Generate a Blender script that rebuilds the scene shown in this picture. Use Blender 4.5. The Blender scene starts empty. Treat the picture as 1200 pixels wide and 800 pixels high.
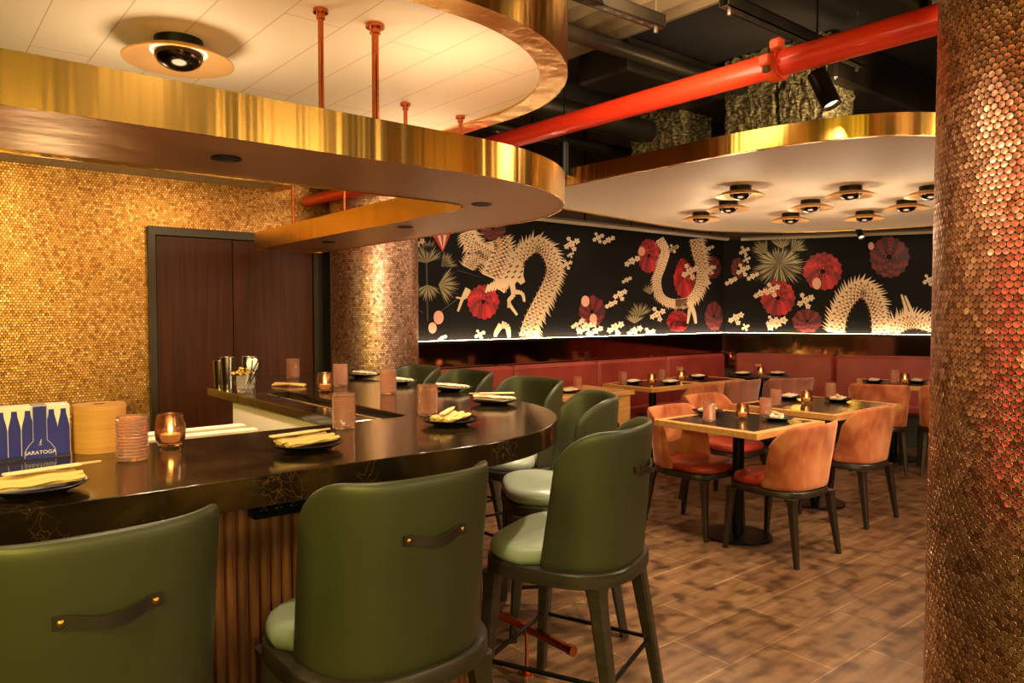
import bpy, math, random
import numpy as np
from mathutils import Vector, Matrix
random.seed(7); rng = np.random.default_rng(7)
PI = math.pi
sc = bpy.context.scene
COL = sc.collection

# ------------------------------------------------------------------ camera
FPX, CAMZ = 870.0, 1.5
_p = math.atan(34 / 870); _a = math.radians(50.36)
fh = Vector((math.cos(_a), math.sin(_a), 0)); rt = Vector((math.sin(_a), -math.cos(_a), 0))
fw = fh * math.cos(_p) + Vector((0, 0, -math.sin(_p))); up = rt.cross(fw)
CAM = Vector((0, 0, CAMZ))
cam = bpy.data.cameras.new('camera'); cam.sensor_width = 36; cam.lens = 36 * FPX / 1200; cam.clip_start = 0.05
co = bpy.data.objects.new('camera', cam); COL.objects.link(co)
M = Matrix((rt, up, -fw)).transposed().to_4x4(); M.translation = CAM
co.matrix_world = M; sc.camera = co

def ray(x, y): return fw * FPX + rt * (x - 600) + up * (400 - y)
def at(x, y, z):
    d = ray(x, y); return CAM + d * ((z - CAMZ) / d.z)
def on_plane(x, y, p0, n):
    d = ray(x, y); return CAM + d * ((Vector(p0) - CAM).dot(n) / d.dot(n))

# ------------------------------------------------------------------ materials
def lin(h):
    h = h.lstrip('#'); v = [int(h[i:i+2], 16) / 255 for i in (0, 2, 4)]
    return tuple((c / 12.92 if c <= .04045 else ((c + .055) / 1.055) ** 2.4) for c in v) + (1,)
def mat(name, col, rough=.5, metal=0, **k):
    m = bpy.data.materials.new(name); m.use_nodes = True
    b = m.node_tree.nodes['Principled BSDF']
    b.inputs['Base Color'].default_value = lin(col) if isinstance(col, str) else col
    b.inputs['Roughness'].default_value = rough; b.inputs['Metallic'].default_value = metal
    for kk, v in k.items():
        b.inputs[kk.replace('_', ' ')].default_value = v
    return m
def N(m, t, **k):
    n = m.node_tree.nodes.new(t)
    for a, v in k.items():
        if a.startswith('i_'): n.inputs[a[2:].replace('_', ' ')].default_value = v
        else: setattr(n, a, v)
    return n
def L(m, a, ao, b, bi): m.node_tree.links.new(a.outputs[ao], b.inputs[bi])
def ramp(m, stops):
    r = N(m, 'ShaderNodeValToRGB'); e = r.color_ramp.elements
    while len(e) < len(stops): e.new(.5)
    for i, (p, c) in enumerate(stops): e[i].position = p; e[i].color = lin(c) if isinstance(c, str) else c
    return r
def coords(m, scale=(1, 1, 1), rot=(0, 0, 0), kind='Object'):
    t = N(m, 'ShaderNodeTexCoord'); mp = N(m, 'ShaderNodeMapping')
    mp.inputs['Scale'].default_value = scale; mp.inputs['Rotation'].default_value = rot
    L(m, t, kind, mp, 'Vector'); return mp
def B(m): return m.node_tree.nodes['Principled BSDF']
def noise_col(m, stops, scale=5, sc3=(1, 1, 1), detail=4, dist=0, bump=0, bdist=.01):
    mp = coords(m, sc3); n = N(m, 'ShaderNodeTexNoise'); n.inputs['Scale'].default_value = scale
    n.inputs['Detail'].default_value = detail; n.inputs['Distortion'].default_value = dist
    L(m, mp, 'Vector', n, 'Vector'); r = ramp(m, stops); L(m, n, 'Fac', r, 'Fac'); L(m, r, 'Color', B(m), 'Base Color')
    if bump:
        b = N(m, 'ShaderNodeBump'); b.inputs['Strength'].default_value = bump; b.inputs['Distance'].default_value = bdist
        L(m, n, 'Fac', b, 'Height'); L(m, b, 'Normal', B(m), 'Normal')
    return m
def emit(name, col, s):
    m = bpy.data.materials.new(name); m.use_nodes = True; nt = m.node_tree; nt.nodes.clear()
    o = nt.nodes.new('ShaderNodeOutputMaterial'); e = nt.nodes.new('ShaderNodeEmission')
    e.inputs['Color'].default_value = lin(col); e.inputs['Strength'].default_value = s
    nt.links.new(e.outputs[0], o.inputs[0]); return m

m_green = noise_col(mat('green_leather', '#34361f', .42), [(.3, '#31331d'), (.7, '#3a3c25')], 3, bump=.05, bdist=.002)
m_seat = mat('seat_leather', '#97a391', .33, Coat_Weight=.2, Coat_Roughness=.25)
m_frame = noise_col(mat('dark_stained_wood', '#2c261e', .4), [(.3, '#272219'), (.7, '#383026')], 8, (1, 1, 8))
m_black = mat('black_metal', '#100e0c', .35, .6)
m_strap = mat('brown_strap', '#1c130c', .5)
m_brassrivet = mat('rivet_brass', '#a9823c', .3, 1)
m_brass = mat('polished_brass', '#c99a3c', .24, 1)
def brushed(m, sc3, strength=.12, rvar=(.2, .34), an=.75, ar=.25):
    B(m).inputs['Anisotropic'].default_value = an; B(m).inputs['Anisotropic Rotation'].default_value = ar
    mp = coords(m, sc3); n = N(m, 'ShaderNodeTexNoise'); n.inputs['Scale'].default_value = 12; n.inputs['Detail'].default_value = 3
    L(m, mp, 'Vector', n, 'Vector')
    mr = N(m, 'ShaderNodeMapRange'); mr.inputs['To Min'].default_value = rvar[0]; mr.inputs['To Max'].default_value = rvar[1]
    B(m).inputs['Roughness'].default_value = sum(rvar)/2
    b = N(m, 'ShaderNodeBump'); b.inputs['Strength'].default_value = strength; b.inputs['Distance'].default_value = .012
    L(m, n, 'Fac', b, 'Height'); L(m, b, 'Normal', B(m), 'Normal'); return m
m_fascia = brushed(mat('brushed_brass', '#dcae55', .25, 1), (.7, .7, .0), .5, (.2, .28))
m_soffit = brushed(mat('brushed_copper', '#d9ae88', .3, 1), (.5, .5, 0), .45, (.36, .46), .5, 0)
m_copper = mat('copper_tube', '#c0673a', .25, 1)
m_marble = mat('dark_marble', '#1c120a', .12, Specular_IOR_Level=.6)
mp = coords(m_marble); n1 = N(m_marble, 'ShaderNodeTexNoise', i_Scale=4.0, i_Detail=8.0, i_Distortion=.9); L(m_marble, mp, 'Vector', n1, 'Vector')
n2 = N(m_marble, 'ShaderNodeTexVoronoi', i_Scale=27.0, feature='DISTANCE_TO_EDGE')
mx = N(m_marble, 'ShaderNodeMixRGB', blend_type='ADD'); mx.inputs[0].default_value = .35; L(m_marble, mp, 'Vector', mx, 1); L(m_marble, n1, 'Color', mx, 2); L(m_marble, mx, 'Color', n2, 'Vector')
r1 = ramp(m_marble, [(0, '#54401f'), (.02, '#33230f'), (.06, '#1c120a')]); L(m_marble, n2, 'Distance', r1, 'Fac')
r2 = ramp(m_marble, [(.35, '#150e07'), (.55, '#241a0c'), (.72, '#3a2a13')]); L(m_marble, n1, 'Fac', r2, 'Fac')
n3 = N(m_marble, 'ShaderNodeTexNoise', i_Scale=6.0); L(m_marble, mp, 'Vector', n3, 'Vector')
r3 = ramp(m_marble, [(.5, '#000000'), (.62, '#ffffff')]); L(m_marble, n3, 'Fac', r3, 'Fac')
mx2 = N(m_marble, 'ShaderNodeMixRGB'); L(m_marble, r3, 'Color', mx2, 0); L(m_marble, r2, 'Color', mx2, 1); L(m_marble, r1, 'Color', mx2, 2); L(m_marble, mx2, 'Color', B(m_marble), 'Base Color')
m_rib = noise_col(mat('tambour_wood', '#7c4a30', .4), [(.3, '#5c3524'), (.7, '#915c3f')], 10, (3, 3, .4))
m_door = noise_col(mat('door_veneer', '#4a2410', .5, Specular_IOR_Level=.25), [(.3, '#3c1b0a'), (.7, '#512813')], 6, (6, 6, .25))
m_doorframe = mat('door_frame_wood', '#33281a', .45)
m_shaftdark = mat('grout_dark', '#1a0e08', .7)
m_ceilwhite = mat('ceiling_board_white', '#e0cfb4', .6)
_mp = coords(m_ceilwhite, rot=(0, 0, PI / 2)); bt = N(m_ceilwhite, 'ShaderNodeTexBrick', offset=.37)
for kk, v in (('Color1', lin('#e2d1b6')), ('Color2', lin('#dfceb3')), ('Mortar', lin('#b59c78')), ('Scale', 1.0), ('Mortar Size', .0022), ('Brick Width', 2.3), ('Row Height', .194), ('Mortar Smooth', .3)): bt.inputs[kk].default_value = v
L(m_ceilwhite, _mp, 'Vector', bt, 'Vector'); L(m_ceilwhite, bt, 'Color', B(m_ceilwhite), 'Base Color')
m_raftwhite = mat('plaster_white', '#dccab0', .6)
m_darkceil = noise_col(mat('painted_black_ceiling', '#16130f', .7), [(.3, '#100d0a'), (.7, '#241e17')], 2, bump=.3, bdist=.02)
m_duct = noise_col(mat('dull_dark_duct', '#2a241b', .4, .7), [(.3, '#221d15'), (.7, '#40372a')], 3)
m_galv = noise_col(mat('galvanised_steel', '#6b604f', .35, .8), [(.3, '#574d3e'), (.7, '#8a7d68')], 4)
m_deck = noise_col(mat('corrugated_deck', '#7c6a4c', .4, .7), [(.3, '#665638'), (.7, '#8c7a5c')], 3)
m_red = mat('red_pipe_paint', '#f0391c', .34, Coat_Weight=.3)
m_orange = mat('orange_coupling', '#d8481a', .45)
m_rough = noise_col(mat('sprayed_fireproofing', '#4a4226', .9), [(.35, '#2a2312'), (.5, '#5d5430'), (.65, '#8f8050')], 26, (1, 1, 2.2), bump=1, bdist=.03)
m_penny = mat('copper_penny', '#b5683c', .36, 1)
g = N(m_penny, 'ShaderNodeNewGeometry'); rr = ramp(m_penny, [(0, '#8f6a54'), (.3, '#bd957c'), (.8, '#cfa68c'), (1, '#ecc8b0')]); L(m_penny, g, 'Random Per Island', rr, 'Fac'); L(m_penny, rr, 'Color', B(m_penny), 'Base Color')
m_pennyw = mat('brass_penny', '#c08a3a', .42, 1)
g = N(m_pennyw, 'ShaderNodeNewGeometry'); rr = ramp(m_pennyw, [(0, '#a8743a'), (.3, '#cf974e'), (.8, '#dda75c'), (1, '#f0c680')]); L(m_pennyw, g, 'Random Per Island', rr, 'Fac'); L(m_pennyw, rr, 'Color', B(m_pennyw), 'Base Color')
m_velvet = noise_col(mat('terracotta_velvet', '#b8663a', .75, Sheen_Weight=.7, Sheen_Roughness=.4), [(.36, '#8f3f1c'), (.5, '#b26136'), (.64, '#cc8052')], 5, (1, 1, .7), dist=.5)
B(m_velvet).inputs['Sheen Tint'].default_value = lin('#ffc9a0')
m_velvet2 = noise_col(mat('dusty_rose_velvet', '#93503c', .75, Sheen_Weight=.6), [(.3, '#7a3a2c'), (.5, '#95523f'), (.75, '#ad6a54')], 5, (1, 1, .6), dist=1.2)
m_redseat = mat('red_leather', '#9a3226', .32, Coat_Weight=.2)
m_banq = noise_col(mat('burgundy_leather', '#8c342d', .42), [(.3, '#802b26'), (.7, '#983d35')], 4)
m_darkleg = mat('dark_leg', '#241b12', .4)
m_tabwood = noise_col(mat('light_oak', '#c08a4a', .4), [(.3, '#b07a3e'), (.7, '#cf9b5c')], 6, (1, 8, 8))
m_tabtop = mat('black_table_inset', '#1f160e', .2)
m_plate = mat('black_stoneware', '#0f0e0d', .25)
m_nap_t = mat('tan_napkin', '#c2a35c', .8); m_nap_w = mat('cream_napkin', '#dcc4aa', .8)
m_sleeve = mat('paper_sleeve', '#d8b988', .6)
m_chop = mat('bamboo', '#c79a5c', .5)
def glassy(name, col, fac, rough=.08):
    m = mat(name, col, rough, Transmission_Weight=1.0, IOR=1.3); nt = m.node_tree
    d = nt.nodes.new('ShaderNodeBsdfPrincipled'); d.inputs['Base Color'].default_value = lin(col); d.inputs['Roughness'].default_value = .3
    mxs = nt.nodes.new('ShaderNodeMixShader'); mxs.inputs[0].default_value = fac
    nt.links.new(B(m).outputs[0], mxs.inputs[1]); nt.links.new(d.outputs[0], mxs.inputs[2])
    nt.links.new(mxs.outputs[0], nt.nodes['Material Output'].inputs['Surface']); return m
m_pink = glassy('pink_ribbed_glass', '#f8cdb6', .13, .06)
m_amber = glassy('smoked_glass', '#d0a888', .25, .05)
for n_ in m_amber.node_tree.nodes:
    if n_.type == 'BSDF_PRINCIPLED' and n_.name != 'Principled BSDF': n_.inputs['Metallic'].default_value = .9; n_.inputs['Roughness'].default_value = .22
m_clear = glassy('clear_glass', '#e8e0d4', .15, .04)
m_wax = mat('candle_wax', '#f0d8a8', .5, Emission_Strength=.6); B(m_wax).inputs['Emission Color'].default_value = lin('#ffb45a')
m_flame = emit('candle_flame', '#ffc070', 30)
m_steel = mat('stainless', '#c8c0b8', .18, 1)
m_panelw = mat('cream_enamel', '#e8dcc8', .35)
m_kraft = noise_col(mat('kraft_paper', '#c28a44', .8), [(.3, '#b87f3c'), (.7, '#c99450')], 3, (1, 1, 30))
m_blue = mat('blue_print', '#1d1f86', .4); m_navy = mat('navy_print', '#151352', .4); m_boxw = mat('white_print', '#e6dccb', .5)
m_violet = mat('violet_print', '#4a2f55', .45); m_silver = mat('silver_print', '#b9b4c8', .35)
m_mirror = mat('smoked_mirror', '#a5806a', .06, 1)
m_rail = mat('grey_rail', '#8a7c68', .45)
m_lampglow = emit('lamp_glow', '#ffc98a', 4)
m_led = emit('led_strip', '#ffdcb4', 42)
m_chrome = mat('chrome_bulb', '#4a423c', .16, 1)
m_gold = mat('spun_gold_dish', '#e0b070', .42, .75)
m_wall = noise_col(mat('brown_plaster', '#4a3522', .8), [(.3, '#453120'), (.7, '#503a26')], 2)
m_straw = mat('black_straw', '#0c0c0c', .4)
m_herb = mat('yellow_blossom_herb', '#cda53a', .7)

# floor
m_floor = mat('wood_look_tile', '#6e4a30', .33)
_mp = coords(m_floor, rot=(0, 0, 0)); bt = N(m_floor, 'ShaderNodeTexBrick', offset=.5)
for kk, v in (('Color1', lin('#7a5e42')), ('Color2', lin('#6e5238')), ('Mortar', lin('#a98c6c')), ('Scale', 1.0), ('Mortar Size', .0022), ('Brick Width', .6), ('Row Height', .3), ('Mortar Smooth', .1)): bt.inputs[kk].default_value = v
L(m_floor, _mp, 'Vector', bt, 'Vector')
nz = N(m_floor, 'ShaderNodeTexNoise', i_Scale=8.5, i_Detail=1.0); L(m_floor, _mp, 'Vector', nz, 'Vector')
nz2 = N(m_floor, 'ShaderNodeTexNoise', i_Scale=2.0, i_Detail=6.0); mp2 = coords(m_floor, (1, 9, 1)); L(m_floor, mp2, 'Vector', nz2, 'Vector')
rz_ = ramp(m_floor, [(.30, '#8f8378'), (.52, '#ffffff')]); L(m_floor, nz, 'Fac', rz_, 'Fac')
rz2 = ramp(m_floor, [(.35, '#a89a90'), (.65, '#ffffff')]); L(m_floor, nz2, 'Fac', rz2, 'Fac')
a1 = N(m_floor, 'ShaderNodeMixRGB', blend_type='MULTIPLY'); a1.inputs[0].default_value = .9; L(m_floor, bt, 'Color', a1, 1); L(m_floor, rz_, 'Color', a1, 2)
a2 = N(m_floor, 'ShaderNodeMixRGB', blend_type='MULTIPLY'); a2.inputs[0].default_value = .8; L(m_floor, a1, 'Color', a2, 1); L(m_floor, rz2, 'Color', a2, 2)
L(m_floor, a2, 'Color', B(m_floor), 'Base Color')
bp = N(m_floor, 'ShaderNodeBump', i_Strength=.25, i_Distance=.01); L(m_floor, nz2, 'Fac', bp, 'Height'); L(m_floor, bp, 'Normal', B(m_floor), 'Normal')

# ------------------------------------------------------------------ mesh helpers
class MB:
    def __init__(s): s.v = []; s.f = []; s.m = []; s.mi = 0
    def add(s, vs, fs, mi=None):
        b = len(s.v); s.v += [tuple(v) for v in vs]
        s.f += [tuple(b + i for i in f) for f in fs]; s.m += [s.mi if mi is None else mi] * len(fs); return s
    def box(s, x0, x1, y0, y1, z0, z1, rz=0, c=None, bev=0, mi=None):
        if bev:
            b = min(bev, (x1-x0)/2.01, (y1-y0)/2.01, (z1-z0)/2.01)
            lv = [(z0, b), (z0 + b, 0), (z1 - b, 0), (z1, b)]
            def ring(z, i): return [(x0+i+b*0, y0+b+i*0, z)]
            rings = []
            for z, i in lv:
                q = i if i else 0
                rings.append([(x0+q, y0+b, z), (x0+b, y0+q, z), (x1-b, y0+q, z), (x1-q, y0+b, z), (x1-q, y1-b, z), (x1-b, y1-q, z), (x0+b, y1-q, z), (x0+q, y1-b, z)])
            vs = [p for r in rings for p in r]; fs = []
            for k in range(3):
                for j in range(8): fs.append((k*8+j, k*8+(j+1) % 8, k*8+8+(j+1) % 8, k*8+8+j))
            fs.append(tuple(range(7, -1, -1))); fs.append(tuple(range(24, 32)))
        else:
            vs = [(x, y, z) for z in (z0, z1) for x, y in ((x0, y0), (x1, y0), (x1, y1), (x0, y1))]
            fs = [(0, 3, 2, 1), (4, 5, 6, 7), (0, 1, 5, 4), (1, 2, 6, 5), (2, 3, 7, 6), (3, 0, 4, 7)]
        if rz:
            cx, cy = c or ((x0+x1)/2, (y0+y1)/2); ca, sa = math.cos(rz), math.sin(rz)
            vs = [(cx+(x-cx)*ca-(y-cy)*sa, cy+(x-cx)*sa+(y-cy)*ca, z) for x, y, z in vs]
        return s.add(vs, fs, mi)
    def tube(s, p0, p1, r0, r1=None, n=12, mi=None, cap=True, sq=False):
        p0 = Vector(p0); p1 = Vector(p1); r1 = r0 if r1 is None else r1
        d = (p1 - p0).normalized(); a = d.orthogonal().normalized() if abs(d.z) < .9 else (Vector((1, 0, 0)) - d * d.x).normalized()
        b = d.cross(a); off = PI / 4 if sq else 0
        vs = []
        for p, r in ((p0, r0), (p1, r1)):
            for k in range(n):
                t = 2*PI*k/n + off; vs.append(p + (a*math.cos(t) + b*math.sin(t)) * r)
        fs = [(k, (k+1) % n, n+(k+1) % n, n+k) for k in range(n)]
        if cap: fs += [tuple(range(n-1, -1, -1)), tuple(range(n, 2*n))]
        return s.add(vs, fs, mi)
    def path(s, pts, r, n=10, mi=None, closed=False, sy=1):
        pts = [Vector(p) for p in pts]; m = len(pts); rings = []; prev = None
        for i, p in enumerate(pts):
            if closed: d = pts[(i+1) % m] - pts[i-1]
            else: d = pts[min(i+1, m-1)] - pts[max(i-1, 0)]
            d.normalize(); a = Vector((0, 0, 1)).cross(d)
            if a.length < .1: a = prev if prev else d.orthogonal()
            a.normalize(); prev = a; b = d.cross(a); rr = r[i] if isinstance(r, (list, tuple)) else r
            rings.append([p + a*math.cos(2*PI*k/n)*rr + b*math.sin(2*PI*k/n)*rr*sy for k in range(n)])
        vs = [v for q in rings for v in q]; fs = []
        for i in range(m if closed else m-1):
            j = (i+1) % m
            for k in range(n): fs.append((i*n+k, i*n+(k+1) % n, j*n+(k+1) % n, j*n+k))
        if not closed: fs += [tuple(range(n-1, -1, -1)), tuple(range((m-1)*n, m*n))]
        return s.add(vs, fs, mi)
    def lathe(s, prof, c=(0, 0, 0), n=24, mi=None, cap=False, tr=None):
        vs = []; fs = []
        for r, z in prof:
            for k in range(n):
                t = 2*PI*k/n; vs.append((r*math.cos(t), r*math.sin(t), z))
        for i in range(len(prof)-1):
            for k in range(n): fs.append((i*n+k, i*n+(k+1) % n, (i+1)*n+(k+1) % n, (i+1)*n+k))
        if cap: fs += [tuple(range(n-1, -1, -1)), tuple(range((len(prof)-1)*n, len(prof)*n))]
        if tr is not None: vs = [tr @ Vector(v) for v in vs]
        vs = [(v[0]+c[0], v[1]+c[1], v[2]+c[2]) for v in vs]
        return s.add(vs, fs, mi)
    def prism(s, out, z0, z1, mi=None):
        n = len(out); vs = [(x, y, z0) for x, y in out] + [(x, y, z1) for x, y in out]
        fs = [(k, (k+1) % n, n+(k+1) % n, n+k) for k in range(n)] + [tuple(range(n-1, -1, -1)), tuple(range(n, 2*n))]
        return s.add(vs, fs, mi)
    def strip(s, pa, pb, z0, z1, mi=None, closed=False):   # ring band between two plan polylines
        n = len(pa); vs = []
        for a, b in zip(pa, pb): vs += [(a[0], a[1], z0), (b[0], b[1], z0), (b[0], b[1], z1), (a[0], a[1], z1)]
        fs = []
        for i in range(n if closed else n-1):
            j = (i+1) % n
            for k in range(4): fs.append((i*4+k, j*4+k, j*4+(k+1) % 4, i*4+(k+1) % 4))
        if not closed: fs += [(0, 1, 2, 3), ((n-1)*4+3, (n-1)*4+2, (n-1)*4+1, (n-1)*4)]
        return s.add(vs, fs, mi)
    def mesh(s, name, mats, angle=35):
        me = bpy.data.meshes.new(name); me.from_pydata(s.v, [], s.f)
        for q in (mats if isinstance(mats, (list, tuple)) else [mats]): me.materials.append(q)
        if any(s.m): me.polygons.foreach_set('material_index', s.m)
        import bmesh
        bm = bmesh.new(); bm.from_mesh(me); bmesh.ops.recalc_face_normals(bm, faces=bm.faces); bm.to_mesh(me); bm.free()
        me.polygons.foreach_set('use_smooth', [True]*len(me.polygons)); me.set_sharp_from_angle(angle=math.radians(angle))
        return me
    def obj(s, name, mats, parent=None, loc=None, angle=35):
        o = bpy.data.objects.new(name, s.mesh(name, mats, angle)); COL.objects.link(o)
        if parent: o.parent = parent
        if loc is not None: o.location = loc
        return o
def tag(o, label=None, cat=None, group=None, kind=None):
    for k, v in (('label', label), ('category', cat), ('group', group), ('kind', kind)):
        if v: o[k] = v
    return o
def empty(name, loc=(0, 0, 0), rz=0, label=None, cat=None, group=None):
    o = bpy.data.objects.new(name, None); COL.objects.link(o); o.empty_display_size = .1
    o.location = loc; o.rotation_euler = (0, 0, rz); return tag(o, label, cat, group)
def struct(o): o['kind'] = 'structure'; return o
def children(o): return [c for c in bpy.data.objects if c.parent is o]
def copy_tree(o, loc=None, rz=None, label=None, group=None, _kids=None):
    kids = KIDS.setdefault(o.name, [(c, children(c)) for c in children(o)])
    r = o.copy(); COL.objects.link(r)
    if loc is not None: r.location = loc
    if rz is not None: r.rotation_euler = (0, 0, rz)
    if label: r['label'] = label
    if group: r['group'] = group
    for c, gs in kids:
        d = c.copy(); COL.objects.link(d); d.parent = r
        for q in gs: e = q.copy(); COL.objects.link(e); e.parent = d
    return r
KIDS = {}
USED = set()
def place(proto, loc, rz=0, label=None, group=None):
    if proto.name not in USED:
        USED.add(proto.name); KIDS[proto.name] = [(c, children(c)) for c in children(proto)]
        proto.location = loc; proto.rotation_euler = (0, 0, rz)
        if label: proto['label'] = label
        if group: proto['group'] = group
        return proto
    return copy_tree(proto, loc, rz, label, group)
def arc(cx, cy, r, a0, a1, n=24): return [(cx + r*math.cos(math.radians(a0+(a1-a0)*i/n)), cy + r*math.sin(math.radians(a0+(a1-a0)*i/n))) for i in range(n+1)]

# ------------------------------------------------------------------ the setting
CEZ = 3.45
C0 = Vector((8.2, 5.65, 0)); RD = Vector((1.03, -2.08, 0)).normalized(); RN = Vector((RD.y, -RD.x, 0))  # RN points into the room
struct(MB().box(-1.75, 13, -2.75, 5.8, -.1, 0).obj('floor', m_floor))
struct(MB().box(-1.75, 13, -2.75, 5.8, CEZ, CEZ+.1).obj('ceiling', m_darkceil))
struct(MB().box(-1.75, 8.5, 5.66, 5.8, 0, CEZ).obj('wall_back', m_wall))
e1 = C0 + RD * 9.3
RO = -RN * .14
b_ = MB(); b_.add([(p.x, p.y, z) for z in (0, CEZ) for p in (C0, e1, e1 + RO, C0 + RO)], [(0, 3, 2, 1), (4, 5, 6, 7), (0, 1, 5, 4), (1, 2, 6, 5), (2, 3, 7, 6), (3, 0, 4, 7)])
struct(b_.obj('wall_right', m_wall))
struct(MB().box(-1.75, -1.6, -2.6, 5.66, 0, CEZ).obj('wall_left', m_wall))
struct(MB().box(-1.75, 13, -2.75, -2.6, 0, CEZ).obj('wall_front', m_wall))

# pennies
def pennies(name, cents, ax, ay, az, material, R=.0095, h=.0012, n=9, tilt=.022, parent=None):
    N_ = len(cents); cents = np.array(cents); ax = np.array(ax); ay = np.array(ay); az = np.array(az)
    t = np.arange(n)*2*np.pi/n; ring = np.stack([np.cos(t), np.sin(t)], 1)
    prof = [(R, 0), (R, h*.9), (R*.93, h*1.15), (R*.86, h)]
    loc = np.concatenate([np.concatenate([ring*r, np.full((n, 1), z)], 1) for r, z in prof], 0)   # (4n,3)
    tl = rng.normal(0, tilt, (N_, 2)); lx, ly, lz = loc[:, 0], loc[:, 1], loc[:, 2]
    zz = lz[None, :] + (lx[None, :]*tl[:, :1] + ly[None, :]*tl[:, 1:]) * np.where(lz > 0, 1, 0)[None, :]
    V = cents[:, None, :] + lx[None, :, None]*ax[:, None, :] + ly[None, :, None]*ay[:, None, :] + zz[:, :, None]*az[:, None, :]
    K = 4*n; q = []
    for i in range(3):
        for k in range(n): q.append((i*n+k, i*n+(k+1) % n, (i+1)*n+(k+1) % n, (i+1)*n+k))
    q = np.array(q); cap = np.arange(3*n, 4*n); nq = len(q)
    base = (np.arange(N_)*K)[:, None]
    loops = np.concatenate([(base[:, :, None] + q[None]).reshape(N_, -1), base + cap[None]], 1).reshape(-1)
    tot = np.tile(np.array([4]*nq + [n]), N_); start = np.concatenate([[0], np.cumsum(tot)[:-1]])
    me = bpy.data.meshes.new(name); me.vertices.add(N_*K); me.vertices.foreach_set('co', V.reshape(-1).astype(np.float32))
    me.loops.add(len(loops)); me.loops.foreach_set('vertex_index', loops.astype(np.int32))
    me.polygons.add(len(tot)); me.polygons.foreach_set('loop_start', start.astype(np.int32)); me.polygons.foreach_set('loop_total', tot.astype(np.int32))
    me.update(calc_edges=True); me.materials.append(material)
    o = bpy.data.objects.new(name, me); COL.objects.link(o)
    if parent: o.parent = parent
    return o
PX, PY_ = .0196, .01697
cs = []
j = 0; z = .012
while z < CEZ:
    x = -1.1 + (PX/2 if j % 2 else 0)
    while x < 2.78:
        if not (1.36 < x < 2.75 and z < 2.11) and not (z > 2.44 and x < 2.2): cs.append((x, 5.65, z))
        x += PX
    z += PY_; j += 1
nn = len(cs)
clad = MB().box(-1.15, 2.80, 5.652, 5.66, 0, CEZ).obj('trim_1', m_shaftdark); struct(clad)
wp = pennies('penny_tiles', cs, [(1, 0, 0)]*nn, [(0, 0, 1)]*nn, [(0, -1, 0)]*nn, m_pennyw, parent=clad)

def column(cx, cy, r, z0, z1, label, n=8):
    t = empty('column', (cx, cy, 0), 0, label, 'column', 'columns clad in pennies')
    MB().tube((0, 0, z0), (0, 0, z1), r, n=64).obj('shaft', m_shaftdark, t)
    circ = int(round(2*PI*r/PX)); cc, ax, ay, az = [], [], [], []
    z = z0 + .01; j = 0
    while z < z1 - .01:
        for k in range(circ):
            a = 2*PI*(k + .5*(j % 2))/circ; cc.append((r*math.cos(a), r*math.sin(a), z)); ax.append((-math.sin(a), math.cos(a), 0)); ay.append((0, 0, 1)); az.append((math.cos(a), math.sin(a), 0))
        z += PY_; j += 1
    pennies('penny_tiles', cc, ax, ay, az, m_penny, n=n, parent=t, tilt=.03)
    return t
column(2.53, .58, .36, 0, CEZ, 'thick round column clad in copper pennies at the right edge of the dining floor', 10)
column(2.96, 5.30, .345, 0, CEZ, 'round column clad in copper pennies standing between the dark door and the mural', 8)

# door
d = MB(); d.box(1.36, 1.405, 5.60, 5.652, 0, 2.1); d.box(2.58, 2.62, 5.60, 5.652, 0, 2.1); d.box(1.405, 2.58, 5.60, 5.652, 2.045, 2.1)
door = struct(d.obj('door_1', m_doorframe))
MB().box(1.41, 1.94, 5.615, 5.65, .01, 2.04, bev=.004).obj('door_leaf', m_door, door)
MB().box(1.945, 2.575, 5.615, 5.65, .01, 2.04, bev=.004).obj('door_leaf', m_door, door)

# ------------------------------------------------------------------ mural
LY = 5.615; RP = C0 + RN * .045
mz0, mz1 = 1.25, 2.42
m_mural = mat('mural_black', '#080504', .7, Specular_IOR_Level=.2)
mur = empty('mural', (5.8, LY, mz0), 0, 'long black wall mural with pale dragons, red blooms and palms above the banquette', 'mural')
def loc_(o): o.location = Vector(o.location) - Vector(mur.location); return o
def child(mb, name, m, p=mur, angle=35):
    o = mb.obj(name, m, p, angle=angle); o.matrix_parent_inverse = Matrix.Translation(-Vector(p.location)); return o
pb = MB(); pb.box(3.31, 8.17, LY+.001, 5.655, mz0, mz1)
q0 = C0 + RN*.003; q1 = C0 + RD*6 + RN*.003; w_ = RN*.04
pb.add([(p.x, p.y, z) for z in (mz0, mz1) for p in (q0, q1, q1+w_, q0+w_)], [(0, 3, 2, 1), (4, 5, 6, 7), (0, 1, 5, 4), (1, 2, 6, 5), (2, 3, 7, 6), (3, 0, 4, 7)])
child(pb, 'panel', m_mural)
class Art:
    def __init__(s): s.mb = MB(); s.k = 0
    def poly(s, pts, mi=0, side='L', lay=None, th=.0):
        s.k += 1; off = .0012 + (lay if lay is not None else s.k) * .00004
        vs = []
        for x, y in pts:
            if side == 'L': v = on_plane(x, y, (0, LY, 0), Vector((0, 1, 0))); v.y -= off
            else: v = on_plane(x, y, RP, RN); v += RN * off
            v.z = min(max(v.z, mz0), mz1); vs.append(v)
        s.mb.add(vs, [tuple(range(len(vs)))], mi)
a4 = lambda x, y: (460 + x*.28333, 240 + y*.2835)
a5 = lambda x, y: (780 + x*.28333, 240 + y*.28333)
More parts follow.
